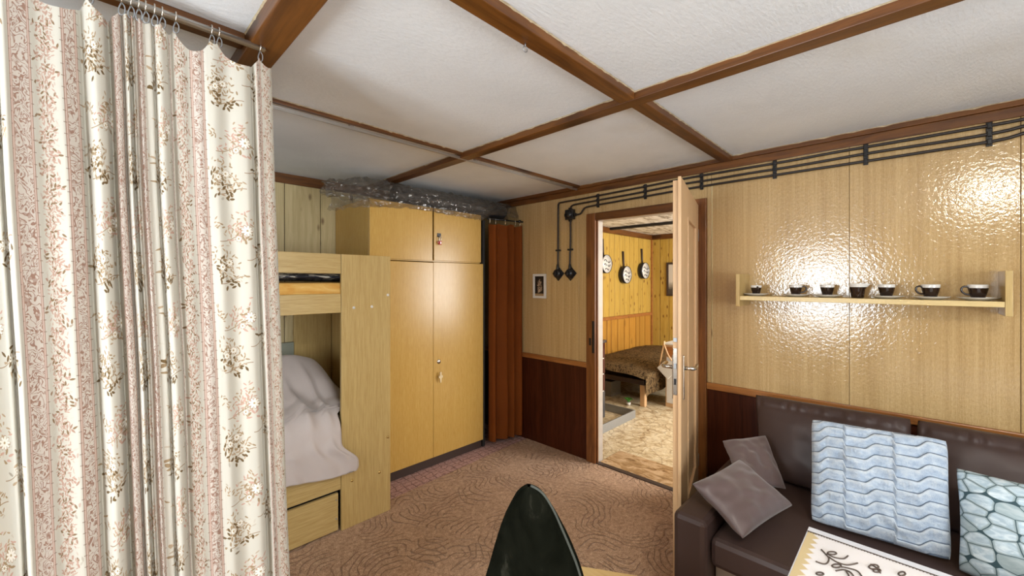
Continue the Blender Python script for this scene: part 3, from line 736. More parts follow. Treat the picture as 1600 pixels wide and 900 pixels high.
sm = blo.modifiers.new('thickness', 'SOLIDIFY'); sm.thickness = 0.006; sm.offset = 1.0

def pillow(name, mat, corners, thick, label=None, cat='pillow', parent=None, n=36, pinch=0.06, pull=0.07, relief=None, group=None, wr=0.006, corner=0.02):
    """corners: bottom-left, bottom-right, top-right, top-left seen from the front"""
    A, B, C_, D = [Vector(c) for c in corners]
    nrm = (B - A).cross(D - A).normalized()
    mb = MB(); mb.uv = mb.bm.loops.layers.uv.new('UVMap')
    def surf(u, v, side):
        s_, t_ = 2 * u - 1, 2 * v - 1
        s0, t0 = s_, t_
        s_, t_ = s0 * (1 - corner * t0 ** 8), t0 * (1 - corner * s0 ** 8)
        # seams pull inwards between the corners
        uu = 0.5 + 0.5 * s_ * (1 - pull * (1 - t_ * t_)); vv = 0.5 + 0.5 * t_ * (1 - pull * (1 - s_ * s_))
        p = A * (1 - uu) * (1 - vv) + B * uu * (1 - vv) + C_ * uu * vv + D * (1 - uu) * vv
        h = max(0.0, (1 - s0 ** 4)) ** 0.55 * max(0.0, (1 - t0 ** 4)) ** 0.55
        h *= 0.80 + 0.20 * (1 - s0 * s0) * (1 - t0 * t0)
        off = side * thick / 2 * h
        off += h * wr * nz(u * 6 + A.x * 7, v * 6 + A.y * 5, side * 3)
        if relief and side > 0: off += relief(u, v) * min(1.0, h * 3)
        return p + nrm * off
    for side in (1, -1):
        mb.grid(lambda u, v: surf(u, v, side), n, n, lambda u, v: (u, v))
    bmesh.ops.remove_doubles(mb.bm, verts=list(mb.bm.verts), dist=0.0004)
    return mb.build(name, mat, parent, label=label, cat=cat, group=group, recalc=True)
pillow('pillow', plain('grey_green_print', (0.20, 0.24, 0.22), 0.8, var=0.4, scale=40), ((1.275, 2.60, 0.48), (1.275, 2.98, 0.48), (1.285, 2.98, 0.86), (1.280, 2.60, 0.80)), 0.06, 'small green-grey printed pillow peeking out at the edge of the lower bunk blanket', n=20)
box('backboard', (0.70, 1.050, 3.30, 3.330, 0.60, 1.03), plain('grey_green_board', (0.26, 0.27, 0.21), 0.6), label='grey-green board standing against the planks behind the lower bunk', cat='board')

# ------------------------------------------------------------------ wardrobe with its top unit
wd = thing('wardrobe', 'tall two-door oak wardrobe with a keyed lock, beside the bunk bed', 'wardrobe', (1.92, 3.05, 0))
WYF = 2.75
cb = MB(); cb.box(1.392, 1.410, WYF + 0.02, 3.33, 0.07, 1.634, 0.001).box(2.420, 2.438, WYF + 0.02, 3.33, 0.07, 1.634, 0.001).box(1.410, 2.420, WYF + 0.02, 3.33, 0.07, 0.09, 0.001).box(1.410, 2.420, WYF + 0.02, 3.33, 1.614, 1.634, 0.001).box(1.410, 2.420, 3.31, 3.33, 0.09, 1.614, 0.001)
cb.build('body', 'wardrobe', wd)
box('plinth', (1.40, 2.43, WYF + 0.015, 3.30, 0.0, 0.068), 'plinth', wd, 0.001)
box('door', (1.392, 1.9075, WYF, WYF + 0.018, 0.072, 1.632), 'wardrobe', wd, 0.0015)
dR = box('door', (1.9105, 2.440, WYF, WYF + 0.018, 0.072, 1.636), 'wardrobe', wd, 0.0015)
MB().lathe([(0, 0.006), (0.013, 0.006), (0.019, 0.001), (0.019, -0.001)], (1.962, WYF, 0.832), 20, Matrix.Rotation(R(90), 4, 'X')).build('lock', 'chrome', dR)
ky = MB(); ky.lathe([(0, 0.003), (0.006, 0.003), (0.008, 0.0)], (1.964, WYF, 0.713), 14, Matrix.Rotation(R(90), 4, 'X'))
ky.tube([(1.964, WYF, 0.713), (1.964, WYF - 0.022, 0.713)], 0.003, 8)
ky.prism([(-0.003, -0.034), (0.003, -0.034), (0.006, -0.010), (0.014, -0.004), (0.014, 0.006), (0.006, 0.008), (0.005, 0.028), (-0.005, 0.028), (-0.006, 0.008), (-0.014, 0.006), (-0.014, -0.004), (-0.006, -0.010)], -0.003, 0.003, Matrix.Translation((1.964, WYF - 0.022, 0.713)) @ Matrix.Rotation(R(90), 4, 'X') @ Matrix.Scale(1.35, 4))
ky.build('key', plain('pale_key', (0.72, 0.60, 0.38), 0.3, 0.3), dR)
tu = thing('top_cupboard', 'low oak top cupboard with two doors, standing on the wardrobe', 'cupboard', (1.90, 3.05, 1.64))
cb = MB(); cb.box(1.370, 1.388, WYF + 0.02, 3.33, 1.640, 2.072, 0.001).box(2.400, 2.418, WYF + 0.02, 3.33, 1.640, 2.072, 0.001).box(1.388, 2.400, WYF + 0.02, 3.33, 1.640, 1.658, 0.001).box(1.388, 2.400, WYF + 0.02, 3.33, 2.054, 2.072, 0.001).box(1.388, 2.400, 3.31, 3.33, 1.658, 2.054, 0.001)
cb.build('body', 'wardrobe', tu)
box('door', (1.370, 1.9015, WYF, WYF + 0.018, 1.648, 2.070), 'wardrobe', tu, 0.0015)
dT = box('door', (1.9185, 2.418, WYF + 0.004, WYF + 0.020, 1.650, 2.070), 'wardrobe', tu, 0.0015)
hs = MB(); hs.box(1.948, 1.984, WYF + 0.001, WYF + 0.004, 1.840, 1.872, 0.0005); hasp = hs.build('hasp', 'black', dT)
pk = thing('padlock', 'small red padlock hanging from the hasp of the top cupboard', 'padlock', (1.966, WYF - 0.012, 1.79))
pb = MB(); pb.box(1.953, 1.977, WYF - 0.020, WYF - 0.006, 1.778, 1.808, 0.003); pb.build('body', 'red', pk)
pb = MB(); pb.tube(smooth_line([(1.957, WYF - 0.013, 1.806), (1.956, WYF - 0.013, 1.832), (1.961, WYF - 0.010, 1.846), (1.969, WYF - 0.010, 1.846), (1.974, WYF - 0.013, 1.832), (1.973, WYF - 0.013, 1.806)], 5), 0.0026, 8); pb.build('shackle', 'chrome', pk)
pb = MB(); pb.box(1.962, 1.969, WYF - 0.0225, WYF - 0.0198, 1.785, 1.800, 0.0008); pb.build('keyhole_plate', 'chrome', pk)
box('tag', (1.944, 1.952, WYF - 0.012, WYF - 0.002, 1.788, 1.803), plain('pink_tag', (0.6, 0.25, 0.22), 0.5), pk, 0.001)

# wrapped roll lying on the wardrobe
rl = thing('wrapped_roll', 'long roll in crumpled clear plastic film lying on top of the wardrobe', 'roll', (1.95, 2.83, 2.075))
P0, P1 = Vector((1.61, 2.840, 2.148)), Vector((2.76, 2.830, 2.142))
rb = MB()
def rollf(u, v):
    p = P0.lerp(P1, u); a = v * 2 * math.pi
    r = 0.062 + 0.005 * nz(u * 7, math.cos(a) * 1.5, math.sin(a) * 1.5)
    return p + Vector((0, math.cos(a) * r, math.sin(a) * r))
rb.grid(rollf, 60, 24); rb.bm.verts.ensure_lookup_table()
rb.build('roll', 'roll', rl, recalc=True)
fb = MB()
def crease(x, y): return abs(nz(x * 6, y * 4, 3.3)) * 0.9 + abs(nz(x * 13, y * 7, 8.1)) * 0.3
def filmf(u, v):
    x = 1.08 + 1.80 * u
    l = smoothstep(0.17, 0.0, u); r_ = smoothstep(0.90, 1.0, u)
    cz = 2.150 - 0.045 * l - 0.01 * r_; cy = 2.84 - 0.02 * l - 0.04 * r_
    rad = 0.078 + 0.010 * crease(u * 4, v * 2) - 0.035 * l - 0.012 * r_
    a0, a1 = R(-58), R(178)                         # from the back underside over the top to the front
    k = 0.66
    if v < k:
        a = a0 + (a1 - a0) * (v / k)
        p = Vector((x, cy + math.cos(a) * rad, cz + math.sin(a) * rad))
    else:
        t = (v - k) / (1 - k)
        drop = 0.125 + 0.030 * nz(u * 6, 1.7) + 0.030 * smoothstep(0.30, 0.12, u) - 0.055 * smoothstep(0.72, 0.82, u) - 0.02 * l
        p = Vector((x, cy - rad - 0.020 * math.sin(t * 2.4) + 0.006 * nz(u * 14, t * 3), cz - drop * t))
        p.y = min(p.y, WYF - 0.012 if 0.15 < u < 0.78 else p.y)
    c_ = crease(u * 5.0, v * 3.0) - 0.25
    p.y -= 0.020 * c_ * (1 + 2 * l); p.z += 0.016 * c_ * (1 + 1.5 * l)
    p.x += 0.05 * (l - r_ * 0.7) * nz(v * 5, 2.0)
    p.z = min(p.z, 2.268 if not (1.56 < x < 1.70) else 2.238)
    return p
fb.grid(filmf, 170, 64).build('plastic_film', 'film', rl)

# black strip added as the shade in the narrow gap, and the rust curtain
box('gap_shade', (2.446, 2.474, 2.765, 3.32, 0.0, 2.03), 'dark', label='narrow black strip added as the shade between wardrobe and rust curtain', cat='board', bev=0.001)
rc = thing('rust_curtain', 'rust-red curtain hanging across the corner right of the wardrobe', 'curtain', (2.66, 2.70, 0.02))
cu = MB()
def rcf(u, v):
    x = 2.492 + (2.842 - 2.492) * u; y = 2.735 - 0.075 * u
    z = 2.012 - 1.975 * v
    hookdip = 0.018 * abs(math.sin(u * math.pi * 3.0)) * smoothstep(0.06, 0.0, v)
    amp = 0.018 + 0.010 * v
    y += amp * math.sin(u * 24 + 0.9 * math.sin(u * 9) + 0.3 * v) + 0.006 * nz(u * 8, v * 3)
    x += 0.010 * math.sin(u * 24 + 1.6) * (0.3 + v) * (1 - u) + 0.012 * math.sin(u * 3.14) * nz(v * 3, 1.0)
    return Vector((min(x, 2.848), y, z - hookdip))
cu.grid(rcf, 110, 50).build('cloth', 'rust', rc)
MB().tube([(2.478, 2.735, 2.045), (2.858, 2.655, 2.045)], 0.007, 10).build('rod', 'black', rc)
for x in (2.50, 2.56, 2.66, 2.77, 2.82):
    y = 2.735 - 0.075 * (x - 2.492) / 0.35
    MB().tube(smooth_line([(x, y, 2.054), (x - 0.006, y - 0.010, 2.046), (x, y - 0.008, 2.026), (x + 0.002, y - 0.004, 2.006)], 4), 0.0025, 6).build('hook', 'chrome', rc)
MB().lathe([(0, 0.0), (0.012, 0.002), (0.015, 0.012), (0.010, 0.024), (0, 0.028)], (2.825, 2.655, 2.045), 14, Matrix.Rotation(R(-90), 4, 'Y')).build('finial', 'black', rc)

# ------------------------------------------------------------------ aluminium curtain track on the ceiling
tk = thing('curtain_track', 'long bare aluminium curtain track screwed along the ceiling trim', 'track', (1.6, 2.022, 2.24))
t_ = MB(); t_.box(0.46, 2.838, 2.013, 2.026, 2.253, 2.258, 0.001).box(0.46, 2.838, 2.013, 2.0165, 2.243, 2.253, 0.0008).box(0.46, 2.838, 2.0225, 2.026, 2.243, 2.253, 0.0008)
t_.build('rail', 'alu', tk)
for x in (0.9, 1.72, 2.5): box('bracket', (x, x + 0.02, 2.010, 2.036, 2.258, 2.278), 'alu', tk, 0.001)

# ------------------------------------------------------------------ wiring on the shelf wall
XC = XB - 0.012
wc = thing('wall_cables', 'three black cables clipped along the top of the glossy wall', 'cable', (XB, 1.0, 2.10))
def cz(y): return 2.150 - 0.020 * smoothstep(1.0, 2.1, y)
ys = [YS + 0.05] + [-1.3 + 0.1 * i for i in range(34)]
def run(off, y_end):
    pts = []
    for y in [v for v in ys if v < y_end - 0.02]:
        w = 0.004 * nz(y * 3, off * 100)
        o = off * (1 - 0.40 * smoothstep(-0.26, -0.42, y)); lift = 0.022 * smoothstep(-0.26, -0.45, y)
        pts.append((XC - 0.004, y, cz(y) + o + w + lift))
    return pts
top = run(0.036, 2.20) + [(XC - 0.004, 2.190, 2.166), (XC - 0.003, 2.214, 2.155), (XC - 0.002, 2.222, 2.12), (XC - 0.002, 2.224, 1.80), (XC - 0.002, 2.226, 1.60)]
mid = run(0.0, 2.03) + [(XC - 0.004, 2.055, 2.128), (XC - 0.004, 2.085, 2.115), (XC - 0.003, 2.090, 2.08)]
low = run(-0.036, 1.90) + [(XC - 0.004, 1.93, 2.092), (XC - 0.004, 1.965, 2.070), (XC - 0.003, 1.990, 2.045), (XC - 0.003, 2.05, 2.042)]
for pts in (top, mid, low): MB().tube(smooth_line(pts, 3), 0.0075, 8).build('cable', 'cable', wc)
MB().tube(smooth_line([(XC - 0.003, 2.090, 2.02), (XC - 0.002, 2.090, 1.84), (XC - 0.002, 2.096, 1.70), (XC - 0.002, 2.098, 1.60)], 4), 0.0075, 8).build('cable', 'cable', wc)
for y in (-0.243, 0.183, 0.596, 1.017, 1.418, 1.824):
    m = MB(); zc_ = cz(y)
    m.box(XB - 0.010, XB, y - 0.010, y + 0.010, zc_ - 0.055, zc_ + 0.055, 0.002)
    for dz in (-0.036, 0, 0.036): m.box(XB - 0.026, XB - 0.008, y - 0.008, y + 0.008, zc_ + dz - 0.012, zc_ + dz + 0.012, 0.003)
    m.build('clip', 'black', wc)
for y in (2.224, 2.094):
    m = MB(); m.box(XB - 0.024, XB, y - 0.024, y + 0.024, 1.745, 1.760, 0.003); m.build('clip', 'black', wc)
jb = thing('junction_box', 'black junction box on the wall left above the door frame', 'junction box', (XB, 2.09, 2.05))
m = MB(); m.box(XB - 0.040, XB, 2.048, 2.132, 2.006, 2.092, 0.006); m.build('housing', 'black', jb)
m = MB(); m.lathe([(0, 0.014), (0.028, 0.012), (0.034, 0.0)], (XB - 0.040, 2.09, 2.049), 20, Matrix.Rotation(R(-90), 4, 'Y')); m.build('lid', 'black', jb)
for y, z, a, b, c_ in ((2.132, 2.049, 0.014, 0.014, 0), (2.030, 2.044, 0.018, 0.012, 0)):
    m = MB(); m.box(XB - 0.030, XB - 0.006, y, y + a, z - b, z + b, 0.003); m.build('gland', 'black', jb)
for z0 in (2.092, 1.990):
    m = MB(); m.box(XB - 0.030, XB - 0.006, 2.078, 2.102, z0, z0 + 0.016, 0.003); m.build('gland', 'black', jb)
def switch(y, z, label):
    s = thing('light_switch', label, 'switch', (XB, y, z), 'black rotary switches')
    m = MB(); m.box(-0.046, 0.046, -0.046, 0.046, 0, 0.008, 0.003, Matrix.Translation((XB, y, z)) @ Matrix.Rotation(R(-90), 4, 'Y') @ Matrix.Rotation(R(45), 4, 'Z')); m.build('back_plate', 'black', s)
    m = MB(); m.lathe([(0, 0.034), (0.028, 0.032), (0.038, 0.022), (0.040, 0.006), (0.040, 0)], (XB - 0.006, y, z), 26, Matrix.Rotation(R(-90), 4, 'Y')); m.build('housing', 'black', s)
    m = MB(); m.box(XB - 0.056, XB - 0.038, y - 0.006, y + 0.006, z - 0.020, z + 0.020, 0.004); m.build('toggle', 'black', s)
    m = MB(); m.lathe([(0.012, 0.0), (0.012, 0.03), (0.009, 0.04)], (XB - 0.013, y, z + 0.040), 12); m.build('gland', 'black', s)
switch(2.229, 1.550, 'black rotary switch on a diamond plate, the one nearer the rust curtain')
switch(2.098, 1.550, 'black rotary switch on a diamond plate, the one nearer the door frame')

# small framed picture
pf = thing('framed_picture', 'small white-framed picture of pale flowers on black, beside the rust curtain', 'picture', (XB, 2.442, 1.438))
y0, y1, z0, z1 = 2.366, 2.518, 1.328, 1.550; w = 0.022
for b in ((y0, y1, z0, z0 + w), (y0, y1, z1 - w, z1), (y0, y0 + w, z0 + w, z1 - w), (y1 - w, y1, z0 + w, z1 - w)):
    box('frame', (XB - 0.016, XB, b[0], b[1], b[2], b[3]), 'white', pf, 0.003)
def pic_mat():
    g = G('dark_flower_print'); v = g.coord(); x, y, z = g.sep(v)
    n = g.noise(v, 55, 3, 0.6, 1.0)
    dy = (y - 2.442) / 0.035; dz = (z - 1.436) / 0.080
    k = g.maprange(dy.sq() + dz.sq(), 1.1, 0.2)
    f = g.maprange(n + k * 0.14, 0.60, 0.66) * g.maprange(k, 0.02, 0.2)
    base = g.mix(g.maprange(z, 1.375, 1.365), (0.012, 0.008, 0.007), (0.40, 0.26, 0.13))
    return g.set(g.mix(f, base, (0.50, 0.36, 0.24)), 0.3)
box('print', (XB - 0.008, XB - 0.002, y0 + w, y1 - w, z0 + w, z1 - w), pic_mat(), pf, 0)

# ------------------------------------------------------------------ shelf with espresso cups
sh = thing('wall_shelf', 'pale wooden wall shelf with two upright end boards', 'shelf', (XB, 0.23, 1.372))
ZS = 1.396
box('end_board', (2.652, XB, 0.7315, 0.752, 1.335, 1.526), 'veneer', sh, 0.002)
box('end_board', (2.652, XB, -0.291, -0.2695, 1.335, 1.526), 'veneer', sh, 0.002)
sv = wood('pale_oak_veneer_shelf', (0.58, 0.42, 0.17), (0.70, 0.54, 0.26), 'y', 2.6, 0.34, 0, bump=0.06, figure=0.6)
box('board', (2.654, XB, -0.2693, 0.7313, 1.372, ZS), sv, sh, 0.002)

CUP_OUT = [(0.019, 0.0), (0.021, 0.002), (0.0245, 0.014), (0.0285, 0.030), (0.0312, 0.043), (0.0322, 0.048)]
def make_cup(loc):
    r = thing('espresso_cup', 'x', 'cup', loc, 'brown cups on the shelf'); L = Vector(loc)
    m = MB(); m.lathe([(0, 0.0)] + CUP_OUT, L, 30); m.build('body', 'brown_glaze', r)
    m = MB(); m.lathe([(0.0323, 0.048), (0.0334, 0.062), (0.0328, 0.0635), (0.0312, 0.062), (0.0300, 0.046), (0.025, 0.022), (0.018, 0.006), (0, 0.005)], L, 30); m.build('rim', 'porcelain', r)
    m = MB(); m.tube([L + Vector(p) for p in smooth_line([(0.0300, 0, 0.049), (0.042, 0, 0.055), (0.054, 0, 0.048), (0.054, 0, 0.033), (0.042, 0, 0.021), (0.0255, 0, 0.018)], 5)], 0.0042, 8); m.build('handle', 'brown_glaze', r)
    return r
def make_saucer(loc):
    m = MB(); m.lathe([(0, 0.004), (0.026, 0.004), (0.028, 0.0), (0.034, 0.0), (0.050, 0.006), (0.067, 0.0125), (0.068, 0.0135), (0.066, 0.0140), (0.048, 0.0085), (0.034, 0.0065), (0, 0.006)], loc, 36)
    return m.build('saucer', 'porcelain')
XS = 2.752
cup_pos = [(0.670, 100, 0.86), (0.474, -30, 0.92), (0.333, 60, 0.95), (0.099, 20, 1.0), (-0.054, 150, 1.0), (-0.202, 145, 1.0)]
cup_lab = ['small dark brown cup with white rim at the shelf end nearest the door',
           'dark brown cup with white rim, second from the door, handle turned to the right',
           'dark brown cup with white rim, third from the door, standing just before the creamer',
           'dark brown cup with white rim, first one after the spouted creamer',
           'dark brown cup with white rim, second from the shelf end farthest from the door',
           'dark brown cup with white rim at the shelf end farthest from the door']
sau_lab = ['white saucer under the cup nearest the door', 'white saucer under the second cup from the door', 'white saucer under the cup just before the creamer',
           'white saucer under the first cup after the creamer', 'white saucer under the second last cup from the door', 'white saucer under the cup farthest from the door']
cup0 = make_cup((0, 0, 0)); sau0 = make_saucer((0, 0, 0)); tag(sau0, 'x', 'saucer', 'saucers on the shelf')
for i, (y, az, sc) in enumerate(cup_pos):
    s = sau0 if i == 0 else copy_tree(sau0)
    s.location = (XS, y, ZS + 0.0005); s['label'] = sau_lab[i]
    if i == 0: continue
for i, (y, az, sc) in enumerate(cup_pos):
    k = cup0 if i == 0 else copy_tree(cup0)
    # handle direction given as an angle in the wall plane: 0 = towards the door end, 180 = away from it
    k.location = (XS, y, ZS + 0.0075); k.rotation_euler = (0, 0, R([205, -62, 20, 10, 118, 112][i])); k.scale = (sc, sc, sc); k['label'] = cup_lab[i]
cr = thing('creamer', 'dark brown spouted creamer with white rim, standing without a saucer between the cups', 'creamer', (XS, 0.209, ZS))
def cream(u, v, prof):
    a = u * 2 * math.pi; i = v * (len(prof) - 1); k = min(int(i), len(prof) - 2); f = i - k
    r = prof[k][0] * (1 - f) + prof[k + 1][0] * f; z = prof[k][1] * (1 - f) + prof[k + 1][1] * f
    sp = max(0.0, math.cos(a + R(90))) ** 10 * smoothstep(0.045, 0.075, z) * 0.016
    return Vector((XS + (r + sp) * math.cos(a), 0.209 + (r + sp) * math.sin(a), ZS + z))
pr1 = [(0.001, 0.0006), (0.024, 0.0006), (0.026, 0.004), (0.029, 0.030), (0.0335, 0.056)]
pr2 = [(0.0335, 0.056), (0.0360, 0.073), (0.0348, 0.0745), (0.0330, 0.071), (0.028, 0.030), (0.001, 0.006)]
MB().grid(lambda u, v: cream(u, v, pr1), 36, 16).build('body', 'brown_glaze', cr, recalc=True)
MB().grid(lambda u, v: cream(u, v, pr2), 36, 20).build('rim', 'porcelain', cr, recalc=True)

# ------------------------------------------------------------------ sofa and cushions
so = thing('sofa', 'long dark brown leatherette sofa with a flat square arm, along the shelf wall', 'sofa', (2.3, -0.4, 0.008))
m = MB(); m.box(1.742, 2.83, 0.606, 0.742, 0.03, 0.497, 0.022); m.build('armrest', 'leather', so)
m = MB(); m.box(1.742, 2.83, -1.52, -1.385, 0.03, 0.497, 0.022); m.build('armrest', 'leather', so)
m = MB(); m.box(1.782, 2.70, -1.383, 0.604, 0.305, 0.424, 0.022); m.build('seat', 'leather', so)
m = MB(); m.box(2.705, 2.835, -1.383, 0.604, 0.10, 0.60, 0.03); m.build('backrest', 'leather', so)
m = MB(); m.box(1.850, 2.68, -1.383, 0.603, 0.03, 0.303, 0.003); m.build('storage_base', plain('grey_beige_board', (0.42, 0.36, 0.30), 0.5), so)
for x in (1.80, 2.76):
    for y in (0.675, -1.45):
        m = MB(); m.box(x, x + 0.05, y - 0.025, y + 0.025, 0.008, 0.032, 0.002); m.build('foot', 'black', so)
def gather(u, v): # ruched top seam
    return 0.006 * math.exp(-((v - 0.90) / 0.05) ** 2) * math.sin(u * 52 + 7 * nz(u * 7, 1.0)) - 0.005 * math.exp(-((v - 0.86) / 0.03) ** 2)
BC = [((2.535, 0.600, 0.428), (2.535, 0.010, 0.428), (2.690, 0.008, 0.838), (2.690, 0.662, 0.828)),
      ((2.535, -0.008, 0.428), (2.535, -0.620, 0.428), (2.690, -0.640, 0.836), (2.690, -0.006, 0.838)),
      ((2.535, -0.650, 0.428), (2.535, -1.300, 0.428), (2.690, -1.310, 0.836), (2.690, -0.660, 0.836))]
for c3, lb in zip(BC[:2], ('brown leatherette back cushion behind the two satin pillows', 'brown leatherette back cushion behind the pebble-print pillow')):
    pillow('back_cushion', 'leather', c3, 0.15, lb, 'cushion', n=70, pull=0.015, relief=gather, group='sofa back cushions')
pillow('satin_pillow', 'satin', ((2.13, 0.592, 0.545), (2.345, 0.440, 0.475), (2.535, 0.572, 0.655), (2.355, 0.735, 0.630)), 0.07,
       'small brown satin pillow at the back, leaning on the sofa corner', 'pillow', n=50, pull=0.05, wr=0.012, group='brown satin pillows')
pillow('satin_pillow', 'satin', ((1.790, 0.483, 0.465), (2.195, 0.385, 0.480), (2.190, 0.605, 0.622), (1.827, 0.696, 0.598)), 0.10,
       'small brown satin pillow in front, lying over the sofa arm', 'pillow', n=50, pull=0.06, wr=0.012, group='brown satin pillows')
# plush pillow: rows of scalloped tiers
def tier(u, v):
    ph = (u * 2.75 + 0.3125) % 1.0
    tri = smoothstep(0.02, 0.10, ph) - smoothstep(0.46, 0.72, ph)
    f = ((v + 0.066 * tri - 0.02 * u + 0.006) * 9.6) % 1.0
    return 0.013 * smoothstep(0.0, 0.9, f) * smoothstep(1.0, 0.95, f) + 0.0018 * nz(u * 70, v * 70, 5) + 0.006 * nz(u * 12, v * 12, 9)
pillow('plush_pillow', 'fur', ((2.195, 0.325, 0.436), (2.235, -0.102, 0.436), (2.385, -0.097, 0.850), (2.385, 0.351, 0.832)), 0.13,
       'large pale blue-white plush pillow with scalloped ridges', 'pillow', n=200, pull=0.02, relief=tier, wr=0.010, corner=0.032)
pillow('pebble_pillow', 'pebble', ((2.190, -0.112, 0.436), (2.05, -0.48, 0.438), (2.22, -0.51, 0.80), (2.370, -0.114, 0.752)), 0.16,
       'pillow printed with pale blue-white pebbles, beside the plush pillow', 'pillow', n=60, pull=0.05, wr=0.006)

# ------------------------------------------------------------------ table with cloth
TZ = 0.720
tb = thing('table', 'dining table before the sofa, mostly hidden by its cloths', 'table', (1.20, -0.3, 0.008))
box('tabletop', (0.84, 1.552, -0.85, 0.231, TZ - 0.030, TZ - 0.004), 'table_wood', tb, 0.003)
for x in (0.88, 1.47):
    for y in (-0.80, 0.15): box('leg', (x, x + 0.045, y, y + 0.045, 0.008, TZ - 0.030), 'table_wood', tb, 0.003)
box('oilcloth', (0.836, 1.558, -0.855, 0.2345, TZ - 0.004, TZ - 0.001), 'undercloth', label='white-blue oilcloth lying directly on the table, showing along its far edge', cat='tablecloth', bev=0.0012)
tc = thing('tablecloth', 'cream embroidered tablecloth with black stitched edge on the table', 'tablecloth', (1.2, -0.3, TZ))
m = MB()
def tcf(u, v):
    x = 0.84 + (1.522 - 0.84) * u; y = -0.84 + (0.231 + 0.84) * v
    return Vector((x, y, TZ + 0.0005 + 0.0022 * max(0, nz(x * 7, y * 7)) * (1 if 0.02 < u < 0.985 and v < 0.97 else 0)))
m.grid(tcf, 60, 90).build('cloth', 'cloth', tc)
m = MB(); y = -0.84; k = 0
while y < 0.226:
    m.tube([(1.5235, y, TZ + 0.0015), (1.5235, y + 0.0065, TZ + 0.0015)], 0.0013, 5)
    m.tube([(1.5235, y + 0.003, TZ + 0.0015), (1.5165, y + 0.0045, TZ + 0.0025)], [0.0014, 0.0007], 5)
    y += 0.0065
m.build('stitched_edge', 'thread', tc, kind='stuff')
EMB = [[(1.442, 0.188), (1.426, 0.176), (1.41, 0.167), (1.388, 0.167), (1.372, 0.174), (1.37, 0.191)], [(1.431, 0.174), (1.426, 0.157), (1.437, 0.138), (1.461, 0.131)], [(1.418, 0.168), (1.407, 0.15), (1.41, 0.131), (1.425, 0.118), (1.441, 0.109)], [(1.391, 0.139), (1.398, 0.125), (1.401, 0.107), (1.385, 0.097)], [(1.362, 0.147), (1.382, 0.133), (1.383, 0.12), (1.371, 0.112)], [(1.459, 0.084), (1.453, 0.073), (1.433, 0.063)],
       [(1.380, 0.128), (1.362, 0.120), (1.345, 0.124)], [(1.385, 0.097), (1.352, 0.088), (1.325, 0.10)]]
def ell(cx, cy, a, b, rot):
    return [(cx + a * math.cos(t * math.pi / 5) * math.cos(rot) - b * math.sin(t * math.pi / 5) * math.sin(rot), cy + a * math.cos(t * math.pi / 5) * math.sin(rot) + b * math.sin(t * math.pi / 5) * math.cos(rot)) for t in range(11)]
EMB += [ell(1.444, 0.164, 0.013, 0.006, 2.5), ell(1.388, 0.148, 0.014, 0.006, 2.6), ell(1.452, 0.077, 0.016, 0.007, 2.7), ell(1.439, 0.070, 0.012, 0.005, 2.7), ell(1.320, 0.175, 0.010, 0.005, 2.5), ell(1.469, 0.023, 0.013, 0.005, 2.8), ell(1.30, 0.10, 0.02, 0.008, 1.0), ell(1.33, 0.04, 0.02, 0.008, 0.3)]
for st in EMB:
    m = MB(); n_ = 4 if len(st) < 9 else 2
    pts = smooth_line([(x, y, TZ + 0.0022) for x, y in st], n_)
    m.tube([(p.x, p.y, TZ + 0.0026) for p in pts], 0.0019, 5)
    m.build('embroidery', 'thread', tc)

# ------------------------------------------------------------------ velvet chair and wooden stool in the foreground
vc = thing('velvet_chair', 'chair with pointed dark green velvet back in the middle foreground', 'chair', (0.72, 0.65, 0.008))
fwd = Vector((0.745, 0.667, 0)).normalized(); rgt = Vector((fwd.y, -fwd.x, 0))
CB = Vector((0.790, 0.712, 0))
rows = [(0.950, 0.004, 0.0), (0.944, 0.016, 0.001), (0.934, 0.029, 0.002), (0.917, 0.041, 0.004), (0.884, 0.059, 0.005), (0.851, 0.073, 0.006), (0.817, 0.086, 0.008), (0.784, 0.098, 0.010), (0.751, 0.109, 0.012), (0.70, 0.124, 0.012), (0.62, 0.140, 0.012), (0.54, 0.145, 0.012), (0.46, 0.140, 0.012)]
def chair_back(front):
    m = MB(); dense = smooth_line([(z, w_, cx) for z, w_, cx in rows], 5)
    def f(u, v):
        z, w_, cx = dense[round(v * (len(dense) - 1))]
        s_ = 2 * u - 1
        b = (1 - abs(s_) ** 2.6) ** 0.6 if abs(s_) < 1 else 0
        t = (0.022 if front else 0.040) * b * min(1.0, w_ / 0.05)
        t += 0.004 * nz(s_ * 2, z * 9) * b
        xoff = cx + s_ * w_ + (0 if front else 0.010 * smoothstep(0.95, 0.80, z))
        return CB + rgt * xoff + fwd * (-t if front else 0.012 + t) + Vector((0, 0, z))
    m.grid(f, 32, len(dense) - 1)
    if not front: pass
    return m
chair_back(True).build('back_front', 'velvet', vc)
chair_back(False).build('back_shell', 'velvet', vc)
for s_ in (-1, 1):
    pts = [CB + rgt * (cx + s_ * w_) + fwd * 0.003 + Vector((0, 0, z)) for z, w_, cx in rows]
    MB().tube(smooth_line([tuple(p) for p in pts], 3), 0.0045, 8).build('piping', 'piping' if s_ > 0 else 'velvet', vc)
